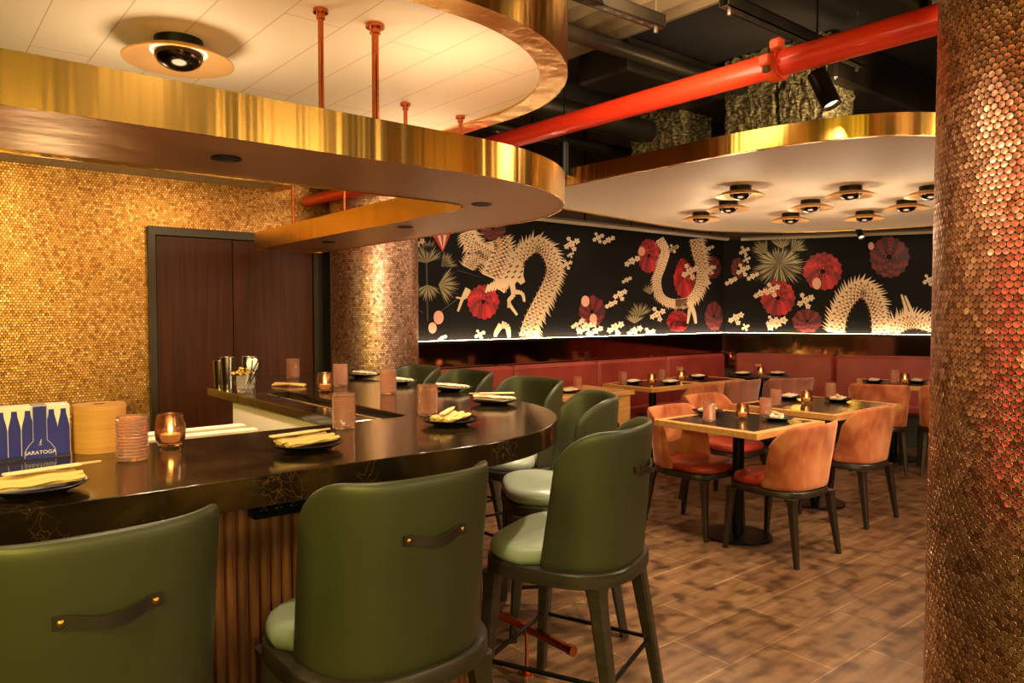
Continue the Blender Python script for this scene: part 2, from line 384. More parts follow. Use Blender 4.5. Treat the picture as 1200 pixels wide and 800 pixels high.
def smooth(pts, n=6):
    out = []; P_ = [pts[0]] + list(pts) + [pts[-1]]
    for i in range(1, len(P_)-2):
        for k in range(n):
            t = k/n; out.append(tuple(.5*((2*P_[i][d]) + (-P_[i-1][d]+P_[i+1][d])*t + (2*P_[i-1][d]-5*P_[i][d]+4*P_[i+1][d]-P_[i+2][d])*t*t + (-P_[i-1][d]+3*P_[i][d]-3*P_[i+1][d]+P_[i+2][d])*t**3) for d in range(2)))
    out.append(tuple(pts[-1])); return out
mc = [mat('mural_cream', '#dcc09c', .6), mat('mural_tan', '#a9794a', .6), mat('mural_shadow_line', '#4e2e1a', .6)]
mrd = [mat('mural_red', '#9c0c16', .6), mat('mural_crimson', '#6e0812', .6), mat('mural_dim_red', '#3a080c', .6), mat('mural_scarlet', '#c01c2a', .6)]
mpl = [mat('mural_palm', '#9a8c62', .6), mat('mural_palm_dark', '#3b3524', .5)]
mbl = [mat('mural_blossom', '#dcc6a8', .6), mat('mural_blossom_tan', '#b98f68', .5), mat('mural_egg', '#d89a84', .5)]
def body(A, pts, w, side, spike=1, sp=1.0, both=False):
    c = smooth(pts, 7); n = len(c); Lf, Rt = [], []
    nr = []
    for i in range(n):
        dx = c[min(i+1, n-1)][0]-c[max(i-1, 0)][0]; dy = c[min(i+1, n-1)][1]-c[max(i-1, 0)][1]; l = math.hypot(dx, dy) or 1
        nr.append((-dy/l, dx/l))
    off_ = 0
    ww = [w*(1 if not isinstance(w, list) else 1) for _ in range(n)] if not isinstance(w, list) else [w[0]+(w[1]-w[0])*i/(n-1) for i in range(n)]
    for i in range(n):
        Lf.append((c[i][0]+nr[i][0]*ww[i]/2, c[i][1]+nr[i][1]*ww[i]/2)); Rt.append((c[i][0]-nr[i][0]*ww[i]/2, c[i][1]-nr[i][1]*ww[i]/2))
    for i in range(n-1): A.poly([Lf[i], Lf[i+1], Rt[i+1], Rt[i]], 0, side, lay=1)
    for i in range(0, n-1):                                        # back spines
        for sd in ((spike, -spike) if both else (spike,)):
            e = Lf if sd > 0 else Rt; q = 1 if sd > 0 else -1
            p, p2 = e[i], e[min(i+1, n-1)]; hgt = ww[i]*.42*sp*(.6+.8*random.random()); dx, dy = p2[0]-p[0], p2[1]-p[1]
            A.poly([p, p2, (p2[0]+nr[i][0]*q*hgt+dx*.9, p2[1]+nr[i][1]*q*hgt+dy*.9)], i % 2 if False else 0, side, lay=2)
    for i in range(1, n-1):                                       # scales
        for k in range(3):
            u = (-.32+.32*k+(.16 if i % 2 else 0))*ww[i]; x = c[i][0]+nr[i][0]*u; y = c[i][1]+nr[i][1]*u; s_ = ww[i]*.17
            tx, ty = -nr[i][1], nr[i][0]
            A.poly([(x-nr[i][0]*s_, y-nr[i][1]*s_), (x-tx*s_*1.1, y-ty*s_*1.1), (x+nr[i][0]*s_, y+nr[i][1]*s_), (x-tx*s_*.35, y-ty*s_*.35)], 2 if (i+k) % 2 == 0 else 1, side, lay=3+k*.3)
def claw(A, pts, w, side):
    w = w*1.5
    c = smooth(pts, 4)
    for i in range(len(c)-1):
        dx, dy = c[i+1][0]-c[i][0], c[i+1][1]-c[i][1]; l = math.hypot(dx, dy) or 1; t_ = 1-.65*i/len(c); t2 = 1-.65*(i+1)/len(c); a, b = -dy/l*w/2, dx/l*w/2
        A.poly([(c[i][0]+a*t_, c[i][1]+b*t_), (c[i+1][0]+a*t2, c[i+1][1]+b*t2), (c[i+1][0]-a*t2, c[i+1][1]-b*t2), (c[i][0]-a*t_, c[i][1]-b*t_)], 0, side, lay=4)
_child = child
def flush(A, name, mats):
    if A.mb.v: _child(A.mb, name, mats, angle=180)
    A.mb = MB()
D = Art()
body(D, [a4(*p) for p in [(440, 350), (480, 290), (525, 215), (590, 165), (640, 190), (668, 260), (655, 320), (615, 400), (575, 480), (555, 550)]], [15, 18], 'L', -1, 1)
body(D, [a4(*p) for p in [(405, 300), (430, 240), (450, 180), (440, 140)]], 20, 'L', 1, .8, True)
body(D, [a4(*p) for p in [(310, 110), (330, 165), (370, 190), (400, 210)]], 15, 'L', 1, 1.2, True)
body(D, [a4(*p) for p in [(310, 260), (330, 225), (370, 200)]], 12, 'L', 1, 1.2, True)
for pts, w in [([(490, 310), (500, 370), (480, 400), (515, 455)], 4.5), ([(500, 360), (535, 365), (545, 400)], 4), ([(485, 385), (478, 425)], 3)]:
    claw(D, [a4(*p) for p in pts], w, 'L')
D.poly([a4(*p) for p in [(448, 345), (455, 300), (480, 255), (520, 222), (545, 250), (540, 290), (548, 318), (530, 330), (515, 315), (500, 335), (485, 318), (470, 342)]], 0, 'L', lay=5)
for k in range(9):
    x_, y_ = 462+9*k, 300-(k % 3)*22; D.poly([a4(x_, y_), a4(x_+14, y_-9), a4(x_+16, y_-3), a4(x_+4, y_+5)], 2, 'L', lay=6)
for k in range(7): claw(D, [a4(400+12*k, 330-6*k), a4(385+13*k, 362-3*k)], 3, 'L')
flush(D, 'dragon', mc)
for set_ in ([([(310, 345), (290, 385), (270, 440)], 3.5), ([(318, 350), (300, 385), (262, 382)], 2.5)], [([(450, 495), (475, 505), (482, 548)], 6), ([(450, 495), (430, 525), (424, 545)], 5)]):
    for pts, w in set_: claw(D, [a4(*p) for p in pts], w, 'L')
    flush(D, 'dragon_claw', mc)
body(D, [a4(*p) for p in [(1105, 140), (1130, 190), (1115, 250), (1095, 310), (1105, 370), (1140, 400), (1185, 405), (1220, 400)]], 9, 'L', 1, .8)
body(D, [a5(*p) for p in [(125, 140), (135, 200), (150, 260), (140, 340), (100, 395), (40, 405)]], [15, 9], 'L', -1, 1)
for pts, w in [([(95, 400), (115, 440), (125, 490)], 4.5), ([(100, 430), (90, 490)], 3), ([(180, 330), (165, 290), (195, 250)], 4)]: claw(D, [a5(*p) for p in pts], w, 'L')
flush(D, 'dragon', mc)
body(D, [a5(*p) for p in [(705, 530), (720, 450), (760, 380), (815, 345), (860, 390), (880, 450), (885, 530)]], [19, 17], 'R', -1, 1)
body(D, [a5(*p) for p in [(930, 525), (980, 490), (1030, 480), (1110, 500)]], 16, 'R', -1, 1.4)
for pts, w in [([(1000, 450), (985, 400), (975, 370)], 3), ([(1025, 460), (1005, 410), (990, 375)], 3)]: claw(D, [a5(*p) for p in pts], w, 'R')
child(D.mb, 'dragon', mc, angle=180)
Fl = Art()
def bloom(cx, cy, rx, ry, side, dim=False):
    base = 2 if dim else 1
    for ring_ in range(5):
        f = 1-ring_*.19; np_ = 17-ring_*2
        for k in range(np_):
            a = 2*PI*(k+.5*ring_)/np_; w = PI/np_*1.15; o_ = f*(1+.06*random.random()); i_ = f*.45
            c = [(2, 1), (1, 2)][k % 2][0] if dim else [0, 1, 0, 3, 0, 1][(k+ring_) % 6]
            Fl.poly([(cx+rx*i_*math.cos(a), cy+ry*i_*math.sin(a)), (cx+rx*o_*.9*math.cos(a-w), cy+ry*o_*.9*math.sin(a-w)), (cx+rx*o_*math.cos(a), cy+ry*o_*math.sin(a)), (cx+rx*o_*.9*math.cos(a+w), cy+ry*o_*.9*math.sin(a+w))], c, side, lay=-8+ring_*.8+(k % 2)*.3)
for x, y, rx, ry, dm in [(415, 95, 55, 50, 1), (375, 400, 66, 72, 0), (1060, 210, 45, 72, 0), (825, 440, 55, 65, 1), (1180, 480, 45, 45, 0), (1200, 290, 30, 70, 0)]:
    c = a4(x, y); bloom(c[0], c[1], rx*.2833, ry*.2833, 'L', dm); flush(Fl, 'red_bloom', mrd)
for x, y, rx, ry, dm, s in [(78, 310, 45, 78, 0, 'L'), (190, 260, 40, 48, 1, 'L'), (200, 460, 38, 60, 1, 'L'), (50, 482, 45, 38, 0, 'L'), (465, 385, 72, 76, 0, 'R'), (650, 275, 80, 78, 0, 'R'), (585, 480, 62, 50, 1, 'R'), (925, 215, 82, 86, 1, 'R'), (300, 262, 30, 44, 1, 'R')]:
    c = a5(x, y); bloom(c[0], c[1], rx*.2833, ry*.2833, s, dm); flush(Fl, 'red_bloom', mrd)
Pa = Art()
def palm(cx, cy, r, side, a0, a1, n=19):
    for k in range(n):
        a = math.radians(a0+(a1-a0)*k/(n-1)); rr_ = r*(.75+.35*random.random()); w = .06
        Pa.poly([(cx, cy), (cx+rr_*.6*math.cos(a-w), cy-rr_*.6*math.sin(a-w)), (cx+rr_*math.cos(a), cy-rr_*math.sin(a)), (cx+rr_*.6*math.cos(a+w), cy-rr_*.6*math.sin(a+w))], k % 3 == 0, side, lay=-12)
for (x, y, r, s0, s1) in [(95, 260, 80, 100, 200), (200, 255, 70, 0, 80), (145, 330, 70, 200, 340), (80, 350, 60, 150, 290), (1000, 490, 50, 30, 150)] + [(140, 240, 95, 20, 170), (190, 330, 90, -70, 60), (110, 330, 80, 120, 260), (150, 200, 60, 60, 130), (1020, 460, 60, 20, 170), (1065, 370, 45, 40, 150)]:
    c = a4(x, y); palm(c[0], c[1], r*.2833, 'L', s0, s1); flush(Pa, 'palm_frond', mpl)
for (x, y, r, s0, s1) in [(470, 240, 120, 190, 350), (520, 190, 70, 0, 90), (420, 200, 70, 90, 180)] + [(470, 245, 110, -50, 50), (470, 245, 110, 130, 230), (480, 180, 60, 30, 150), (470, 250, 80, 60, 120)]:
    c = a5(x, y); palm(c[0], c[1], r*.2833, 'R', s0, s1); flush(Pa, 'palm_frond', mpl)
for p, q in [((140, 200), (145, 480)), ((60, 400), (125, 445)), ((280, 380), (200, 440)), ((270, 270), (370, 300))]:
    x0, y0 = a4(*p); x1, y1 = a4(*q); Pa.poly([(x0-1, y0), (x0+1, y0), (x1+.8, y1), (x1-.8, y1)], 1, 'L', lay=-13); flush(Pa, 'palm_stem', mpl)
Bl = Art()
def blossom(cx, cy, r, side):
    for (ox, oy, s) in [(0, 0, 1), (1.1, -.5, .8), (-1.0, .6, .75), (.5, 1.1, .7), (-.6, -1.0, .6)][:random.choice([3, 4, 5])]:
        X, Y, R_ = cx+ox*r, cy+oy*r, r*s*.9; a0 = random.random()*6
        pts = []
        for k in range(10):
            a = a0+2*PI*k/10; q = R_*(1 if k % 2 == 0 else .62); pts.append((X+q*math.cos(a), Y+q*math.sin(a)))
        Bl.poly(pts, 0, side, lay=8)
        Bl.poly([(X+R_*.25*math.cos(a0+2*PI*k/6), Y+R_*.25*math.sin(a0+2*PI*k/6)) for k in range(6)], 1, side, lay=9)
for x, y, r in [(740, 160, 20), (720, 245, 14), (735, 205, 9), (850, 135, 15), (893, 145, 16), (990, 232, 20), (968, 310, 13), (940, 368, 18), (903, 410, 16), (800, 505, 26), (760, 495, 14), (840, 520, 18), (920, 505, 22), (1000, 520, 20), (1060, 530, 16), (1095, 450, 20), (360, 535, 14), (1160, 180, 14), (100, 160, 20), (80, 545, 10), (205, 550, 12)]:
    c = a4(x, y); blossom(c[0], c[1], r*.2833, 'L'); flush(Bl, 'blossom', mbl)
for x, y, r, s in [(30, 180, 12, 'L'), (100, 275, 22, 'L'), (180, 180, 12, 'L'), (185, 265, 14, 'L'), (270, 315, 16, 'R'), (325, 190, 14, 'R'), (335, 225, 10, 'R'), (320, 268, 18, 'R'), (360, 295, 16, 'R'), (440, 350, 20, 'R'), (392, 365, 18, 'R'), (578, 395, 22, 'R'), (290, 465, 20, 'R'), (330, 505, 10, 'R'), (460, 490, 26, 'R'), (440, 480, 16, 'R'), (1088, 310, 16, 'R')]:
    c = a5(x, y); blossom(c[0], c[1], r*.2833, s); flush(Bl, 'blossom', mbl)
def egg(c, r, side): Bl.poly([(c[0]+r*math.cos(t*PI/8), c[1]+r*1.35*math.sin(t*PI/8)) for t in range(16)], 2, side, lay=10)
for x, y, r in [(190, 465, 21), (165, 508, 17), (797, 398, 17), (830, 470, 15), (1030, 192, 14)]: egg(a4(x, y), r*.2833, 'L'); flush(Bl, 'oval_bloom', mbl)
for x, y, r, s in [(625, 325, 18, 'R'), (850, 170, 12, 'R')]: egg(a5(x, y), r*.2833, s); flush(Bl, 'oval_bloom', mbl)
Pn = Art(); Pn.poly([a4(165, 125), a4(240, 118), a4(207, 195)], 0, 'L', lay=6)
for q in (.25, .6): Pn.poly([a4(165+75*q, 125), a4(165+75*q+14, 124), a4(207+4*q, 185)], 1, 'L', lay=7)
child(Pn.mb, 'pennant', [mrd[3], mbl[0]], angle=180)

# smoked mirror below the mural, LED ledge, light track above
mm = MB(); mm.box(3.30, 8.17, 5.63, 5.655, .8, 1.215)
q0 = C0 + RN*.003; w_ = RN*.03
mm.add([(p.x, p.y, z) for z in (.8, 1.215) for p in (q0, q1, q1+w_, q0+w_)], [(0, 3, 2, 1), (4, 5, 6, 7), (0, 1, 5, 4), (1, 2, 6, 5), (2, 3, 7, 6), (3, 0, 4, 7)])
tag(mm.obj('mirror', m_mirror), 'long smoked mirror strip between the banquette back and the mural', 'mirror')
def led(p0, p1, nrm, label):
    t = empty('light_ledge', (p0+p1)/2, 0, label, 'light ledge', 'lit ledges under the mural')
    dd = (p1-p0); Ln = dd.length; dd.normalize(); h = Ln/2
    def slab(name, m, o0, o1, z0, z1):
        c = [dd*(-h)+nrm*o0, dd*h+nrm*o0, dd*h+nrm*o1, dd*(-h)+nrm*o1]
        b = MB(); b.add([(v.x, v.y, z) for z in (z0, z1) for v in c], [(0, 3, 2, 1), (4, 5, 6, 7), (0, 1, 5, 4), (1, 2, 6, 5), (2, 3, 7, 6), (3, 0, 4, 7)]); return b.obj(name, m, t)
    slab('ledge', m_black, .0, .075, -.035, -.012); slab('front_lip', m_rail, .068, .075, -.0119, -.006); slab('led_strip', m_led, .03, .05, -.0119, -.006)
    return t
led(Vector((3.33, 5.612, 1.25)), Vector((8.12, 5.612, 1.25)), Vector((0, -1, 0)), 'thin lit ledge under the straight part of the mural')
rp0 = C0 + RN*.046 + RD*.06; rp1 = C0 + RN*.046 + RD*5.9; rp0.z = rp1.z = 1.25
led(rp0, rp1, RN, 'thin lit ledge under the angled right part of the mural')
def rail(p0, p1, label):
    t = empty('light_track', (Vector(p0)+Vector(p1))/2, 0, label, 'light track', 'grey light tracks above the mural'); dd = Vector(p1)-Vector(p0); h = dd/2
    MB().tube(-h, h, .028, n=4, sq=True).obj('rail', m_rail, t)
    for k in (-.8, -.4, 0, .4, .8):
        b = MB(); b.tube(h*k + Vector((0, 0, .02)), h*k + Vector((0, 0, CEZ-p0[2])), .012, n=8); b.obj('hanger', m_black, t)
rail((4.4, 5.44, 2.42), (8.0, 5.44, 2.42), 'slim grey light track above the left part of the mural')
ra = C0 + RN*.2 + RD*.25; rb = C0 + RN*.2 + RD*5; rail((ra.x, ra.y, 2.42), (rb.x, rb.y, 2.42), 'slim grey light track above the right part of the mural')

# banquette
def banquette(p0, p1, nrm, label, trim0=0, trim1=0):
    dd = (p1-p0); Ln = dd.length; dd.normalize(); t = empty('banquette', p0, math.atan2(dd.y, dd.x), label, 'banquette', 'burgundy banquettes')
    s = 1 if nrm.dot(Vector((-dd.y, dd.x, 0))) > 0 else -1
    def bx(b, x0, x1, y0, y1, z0, z1, bev): ys = sorted((s*y0, s*y1)); b.box(x0, x1, ys[0], ys[1], z0, z1, bev=bev)
    k = max(1, round(Ln/1.3)); w = Ln/k
    for i in range(k):
        b = MB(); bx(b, i*w+.003+(.06 if i == 0 and trim0 else 0), (i+1)*w-.003, .045, .17, .40, .985, .03); b.obj('back_panel', m_banq, t)
        b = MB(); bx(b, i*w+.003+(trim0 if i == 0 else 0), (i+1)*w-.003-(trim1 if i == k-1 else 0), .172, .60, .36, .47, .03); b.obj('seat_cushion', m_banq, t)
    b = MB(); bx(b, (.0 if not trim0 else .3), Ln-trim1, .045, .50, 0, .355, 0); b.obj('plinth', m_darkleg, t)
banquette(Vector((3.42, 5.63, 0)), Vector((8.02, 5.63, 0)), Vector((0, -1, 0)), 'long burgundy leather banquette against the straight mural wall', 0, .3)
banquette(C0+RD*.12, C0+RD*6.2, RN, 'burgundy leather banquette along the angled wall at the right', .35, 0)

# ------------------------------------------------------------------ bar
BC = (1.35, 2.80)
def barpath(r, x0=-1.5, y1=4.9, n=28): return [(x0, BC[1]-r)] + arc(BC[0], BC[1], r, -90, 0, n) + [(BC[0]+r, y1)]
OUT = barpath(.93)
bar = empty('bar_counter', (0, 0, 0), 0, 'L-shaped bar with a thick dark marble top and rounded corner', 'bar')
inner = [(1.60, 4.9), (1.60, 2.62), (1.56, 2.58), (-1.5, 2.58)]
tp = MB(); tp.prism(OUT + inner, 1.0, 1.08)
top = tp.obj('marble_top', m_marble, bar); bv = top.modifiers.new('b', 'BEVEL'); bv.width = .003; bv.segments = 2; bv.limit_method = 'ANGLE'
b = MB(); b.box(1.33, 1.44, 2.585, 3.80, 1.035, 1.08, bev=.003); b.box(1.33, 1.598, 3.801, 4.28, 1.035, 1.08, bev=.003); b.obj('service_ledge', m_marble, bar)
b = MB(); b.box(1.442, 1.598, 2.60, 3.79, 1.03, 1.045); b.obj('drink_trough', m_black, bar)
b = MB(); b.tube((1.49, 2.64, 1.052), (1.49, 3.78, 1.052), .006, n=8); b.tube((1.55, 2.64, 1.052), (1.55, 3.78, 1.052), .006, n=8); b.obj('trough_rail', m_steel, bar)
base_o = barpath(.60); base_i = barpath(.54)
b = MB(); b.strip(base_i, base_o, 0, 1.0); b.obj('bar_base', m_rib, bar)
rb = MB()
def along(path, step):
    out = []; acc = 0
    for i in range(len(path)-1):
        a = Vector((*path[i], 0)); c = Vector((*path[i+1], 0)); l = (c-a).length
        while acc <= l: out.append((a + (c-a)*(acc/l), (c-a).normalized())); acc += step
        acc -= l
    return out
for p, dr in along(barpath(.605, x0=-1.3), .034): rb.tube((p.x, p.y, .06), (p.x, p.y, .998), .016, n=8)
o = rb.obj('tambour_ribs', m_rib, bar)
b = MB(); b.strip(barpath(.60), barpath(.625), 0, .06); b.obj('kick_plate', m_black, bar)
b = MB(); b.box(1.345, 1.375, 2.75, 3.92, .12, 1.03, bev=.004); b.obj('cooler_front', m_panelw, bar)
b = MB(); b.box(1.376, 1.88, 2.70, 3.92, 0, 1.0); b.obj('cabinet_body', m_doorframe, bar)
# outlet
t = empty('power_outlet', (.86, 2.155, .935), 0, 'black outlet box with pale sockets under the counter edge', 'outlet')
b = MB(); b.box(-.075, .075, -.03, .021, -.04, .045, bev=.004); b.obj('box', m_black, t)
for sx in (-.045, 0, .045):
    b = MB()
    for sz in (-.012, .018):
        b.box(sx-.012, sx-.003, -.033, -.0302, sz-.004, sz+.001); b.box(sx+.003, sx+.012, -.033, -.0302, sz-.004, sz+.001); b.box(sx-.004, sx+.004, -.033, -.0302, sz+.005, sz+.009)
    b.obj('socket', m_steel, t)
# foot rail
t = empty('foot_rail', (0, 0, 0), 0, 'copper tube foot rail running along the base of the bar', 'foot rail')
MB().path([(-1.2, 1.87, .19), (.2, 1.87, .19), (1.5, 1.87, .19)], .0175, 12).obj('rail', m_copper, t)
b = MB(); b.path([(1.985, 2.03, .19), (1.985, 3.0, .19), (1.985, 4.8, .19)], .0175, 12); b.tube((1.985, 2.022, .19), (1.985, 2.05, .19), .021, n=16); b.obj('rail', m_copper, t)
for (x, y) in [(.62, 1.87), (1.45, 1.87), (1.985, 2.30), (1.985, 3.4), (1.985, 4.3)]:
    b = MB(); b.tube((x, y, 0), (x, y, .18), .008, n=10); b.tube((x, y, .0), (x, y, .012), .035, n=18); b.tube((x, y, .012), (x, y, .02), .02, n=14)
    b.tube((x, y, .170), (x, y, .212), .023, n=14); b.obj('post', m_copper, t)

# ------------------------------------------------------------------ canopy over the bar
CC = (1.40, 2.85)
def cpath(r, x0=-1.55, y1=5.12, n=36): return [(x0, CC[1]-r), (0, CC[1]-r)] + arc(CC[0], CC[1], r, -90, 0, n) + [(CC[0]+r+.05*(y1 > 5), y1)]
can = empty('bar_canopy', (0, 0, 0), 0, 'floating L-shaped canopy of brushed brass and copper over the bar', 'canopy')
co_ = cpath(.95); ri = .16; ic = (1.72, 2.62)
cin = [(-1.55, 2.46), (0, 2.46)] + [(-1.0+0, 2.46)][:0] + arc(1.70, 2.62, .16, -90, 0, 12) + [(1.93, 5.12)]
und = MB(); und.prism(co_[:] + cin[::-1], 1.94, 1.955); und.obj('soffit', m_soffit, can)
top_ = MB(); top_.prism([(x, y) for x, y in co_] + cin[::-1], 2.035, 2.045); top_.obj('top_cover', m_soffit, can)
b = MB(); b.strip(co_, cpath(.957, y1=5.12), 1.935, 2.052); b.obj('outer_fascia', m_fascia, can, angle=60)
cin2 = [(x, y-.007) if x < 1.6 else (x-.007, y) for x, y in cin]
b = MB(); b.strip(cin, cin2, 1.935, 2.052); b.obj('inner_fascia', m_fascia, can, angle=60)
b = MB(); b.box(1.93, 2.40, 5.113, 5.121, 1.935, 2.052); b.obj('end_cap', m_fascia, can)
for (x, y) in [(.735, 2.164), (1.84, 2.415), (2.02, 3.3), (2.08, 4.3), (-.2, 2.16)]:
    b = MB(); b.lathe([(.042, 1.9385), (.042, 1.9355), (.032, 1.9365), (.026, 1.9395)], (x, y, 0), 24); b.add([(x+.03*math.cos(k*PI/8), y+.03*math.sin(k*PI/8), 1.9392) for k in range(16)], [tuple(range(16))]); b.obj('downlight', m_black, can)
# raft over the bar
RC = (1.36, 2.80)
raft = empty('ceiling_raft', (0, 0, 0), 0, 'round-cornered white ceiling raft with a wide brass rim above the bar', 'ceiling raft', 'lowered ceiling rafts')
def rpath(r, x0=-1.58, y1=5.645, n=36): return [(x0, RC[1]-r)] + arc(RC[0], RC[1], r, -90, 0, n) + [(RC[0]+r, y1)]
b = MB(); b.prism(rpath(.86) + [(-1.58, 5.645)], 2.447, 2.475); b.obj('ceiling_board', m_ceilwhite, raft)
b = MB(); b.strip(rpath(.955), rpath(.96), 2.437, 2.72); b.obj('outer_fascia', m_fascia, raft, angle=60)
b = MB(); b.strip(rpath(.85), rpath(.955), 2.438, 2.446); b.obj('rim_flange', m_fascia, raft, angle=60)
b = MB(); b.prism(rpath(.95) + [(-1.58, 5.63)], 2.70, 2.72); b.obj('top_board', m_darkceil, raft)
for (x, y, r, z0, z1, l) in [(1.045, 2.2, .009, 2.047, 2.447, 'copper hanging rod left of the others, over the near canopy arm'), (1.237, 2.2, .012, 2.047, 2.447, 'thicker copper hanging rod nearest the camera, over the canopy middle'),
                    (1.80, 2.93, .009, 2.047, 2.447, 'short copper rod behind the canopy bend, left of a pair'), (2.12, 2.95, .009, 2.047, 2.447, 'short copper rod behind the canopy bend, right of a pair'),
                    (1.95, 4.53, .008, 2.047, 2.447, 'thin far rod at the left of the dark canopy gap'), (1.95, 3.83, .008, 2.047, 2.447, 'thin far rod in the middle of the dark canopy gap')]:
    t = empty('hanging_rod', (x, y, z0), 0, l, 'rod', 'copper rods holding the bar canopy')
    b = MB(); b.tube((0, 0, 0), (0, 0, z1-z0), r, n=12); b.obj('rod', m_copper, t)
    b = MB(); b.tube((0, 0, z1-z0-.012), (0, 0, z1-z0), r*2.6, n=16); b.tube((0, 0, z1-z0-.03), (0, 0, z1-z0-.012), r*1.5, n=16); b.obj('flange', m_copper, t)

# dining raft
def csp(pts, n=10):
    P_ = pts; m = len(P_); out = []
    for i in range(m):
        a, b_, c, d_ = P_[i-1], P_[i], P_[(i+1) % m], P_[(i+2) % m]
        for k in range(n):
            t = k/n; out.append(tuple(.5*((2*b_[q]) + (-a[q]+c[q])*t + (2*a[q]-5*b_[q]+4*c[q]-d_[q])*t*t + (-a[q]+3*b_[q]-3*c[q]+d_[q])*t**3) for q in range(2)))
    return out
rpts = csp([(3.90, 4.15), (3.88, 3.3), (3.88, 2.55), (4.02, 1.95), (4.35, 1.62), (5.0, 1.42), (6.3, 1.38), (7.8, 1.6), (8.6, 2.4), (8.78, 3.4), (8.40, 4.5), (7.6, 5.16), (6.9, 5.28), (6.1, 5.2), (5.3, 5.08), (4.5, 4.92), (4.08, 4.62)])
def inset(pts, d_):
    n = len(pts); out = []
    for i in range(n):
        dx, dy = pts[(i+1) % n][0]-pts[i-1][0], pts[(i+1) % n][1]-pts[i-1][1]; l = math.hypot(dx, dy) or 1
        out.append((pts[i][0]-dy/l*d_, pts[i][1]+dx/l*d_))
    return out
raft2 = empty('ceiling_raft', (0, 0, 0), 0, 'rounded white ceiling raft edged in brass above the dining tables', 'ceiling raft', 'lowered ceiling rafts')
b = MB(); b.prism(rpts, 2.455, 2.54); b.obj('ceiling_board', m_raftwhite, raft2)
b = MB(); b.strip(inset(rpts, -.0005), inset(rpts, -.012), 2.448, 2.565, closed=True); b.obj('fascia', m_fascia, raft2, angle=60)
b = MB(); b.strip(inset(rpts, .0), inset(rpts, .02), 2.446, 2.455, closed=True); b.obj('rim_lip', m_fascia, raft2, angle=60)

# dish lamps
def make_dish():
    t = empty('dish_lamp', (0, 0, 0), 0, 'x', 'ceiling lamp', 'gold dish lamps')
    b = MB(); b.lathe([(.08, 0), (.08, -.03), (.075, -.034), (0.001, -.034)], n=28); b.obj('mount', m_black, t)
    prof = [(.075, -.032), (.13, -.046), (.176, -.070), (.181, -.073), (.181, -.077), (.176, -.077), (.128, -.052), (.075, -.038)]
    b = MB(); b.lathe(prof, n=40); b.obj('dish', m_gold, t, angle=50)
    b = MB(); b.lathe([(.092, -.0425), (.092, -.046), (.084, -.046), (.084, -.0425)], n=32); b.obj('glow_ring', m_lampglow, t)
    b = MB(); b.lathe([(.080, -.038), (.080, -.060), (.068, -.082), (.045, -.096), (.02, -.103), (.001, -.104)], n=28); b.obj('bulb', m_chrome, t, angle=80)
    return t
dish = make_dish()
place(dish, (.78, 2.76, 2.447), 0, 'large gold dish lamp on the white ceiling above the bar', 'gold dish lamps')
dl = [((4.95, 3.26), 'gold dish lamp on the dining raft, nearest its left end'), ((5.53, 3.76), 'gold dish lamp in the left row of the dining raft, middle one'), ((5.94, 4.34), 'gold dish lamp furthest left and lowest in the photo'),
      ((5.6, 2.73), 'gold dish lamp of the front row, right of the leftmost front one'), ((6.02, 3.28), 'gold dish lamp in the middle of the cluster'), ((6.66, 3.83), 'gold dish lamp of the back row, centre, near the mural'),
      ((6.06, 2.34), 'gold dish lamp half hidden by the copper column'), ((6.65, 2.76), 'gold dish lamp just left of the copper column, mid row'), ((7.07, 3.31), 'gold dish lamp at the back right, above the small spotlight')]
for (x, y), l in dl: place(dish, (x, y, 2.455), 0, l, 'gold dish lamps')

# spotlights
def spot_fix(loc, tilt, rz, r, h, label, stem):
    t = empty('spotlight', loc, rz, label, 'spotlight', 'black cylinder spotlights')
    tr = Matrix.Rotation(tilt, 3, 'Y')
    b = MB(); b.lathe([(.001, 0), (r, 0), (r, -h), (r*.86, -h), (r*.8, -h+.02)], n=24, tr=tr); b.obj('body', m_black, t)
    b = MB(); b.lathe([(r*.8, -h+.02), (.001, -h+.02)], n=24, tr=tr); b.obj('lens', m_lampglow, t)
    b = MB(); b.tube((0, 0, 0), (0, 0, stem), .006, n=8); b.obj('stem', m_black, t)
spot_fix((3.845, 4.035, 2.755), 0, 0, .045, .245, 'black cylinder spotlight hanging straight down left of the dining raft', CEZ-2.755)
spot_fix((3.86, 2.08, 2.79), math.radians(-25), math.radians(90+180), .05, .21, 'tilted black spotlight hanging below the red pipe', CEZ-2.79)
p_ = at(1006, 272, 2.44); spot_fix((p_.x*.985, p_.y*.985, 2.455), math.radians(-40), math.radians(230), .035, .13, 'small black spotlight under the raft aimed at the mural', 0.01)

# ------------------------------------------------------------------ overhead pipes and ducts
t = empty('sprinkler_pipe', (3.73, 0, 2.85), 0, 'thick red pipe crossing under the dark ceiling', 'pipe')
b = MB(); b.tube((0, -2.3, 0), (0, 2.215, 0), .07, n=32); b.tube((0, 2.265, 0), (0, 5.6, 0), .07, n=32); b.obj('pipe', m_red, t)
b = MB(); b.tube((0, 2.20, 0), (0, 2.28, 0), .085, n=28); b.tube((0, 2.212, 0), (0, 2.268, 0), .092, n=28); b.box(-.135, -.06, 2.205, 2.275, -.03, .03, bev=.01); b.box(.06, .135, 2.205, 2.275, -.03, .03, bev=.01); b.box(-.03, .03, 2.205, 2.275, .07, .14, bev=.012); b.obj('coupling', m_orange, t)
b = MB(); b.tube((-.105, 2.24, -.06), (-.105, 2.24, .06), .011, n=6); b.tube((-.105, 2.24, .04), (-.105, 2.24, .062), .02, n=6); b.tube((-.105, 2.24, -.062), (-.105, 2.24, -.04), .02, n=6); b.obj('bolt', m_galv, t)
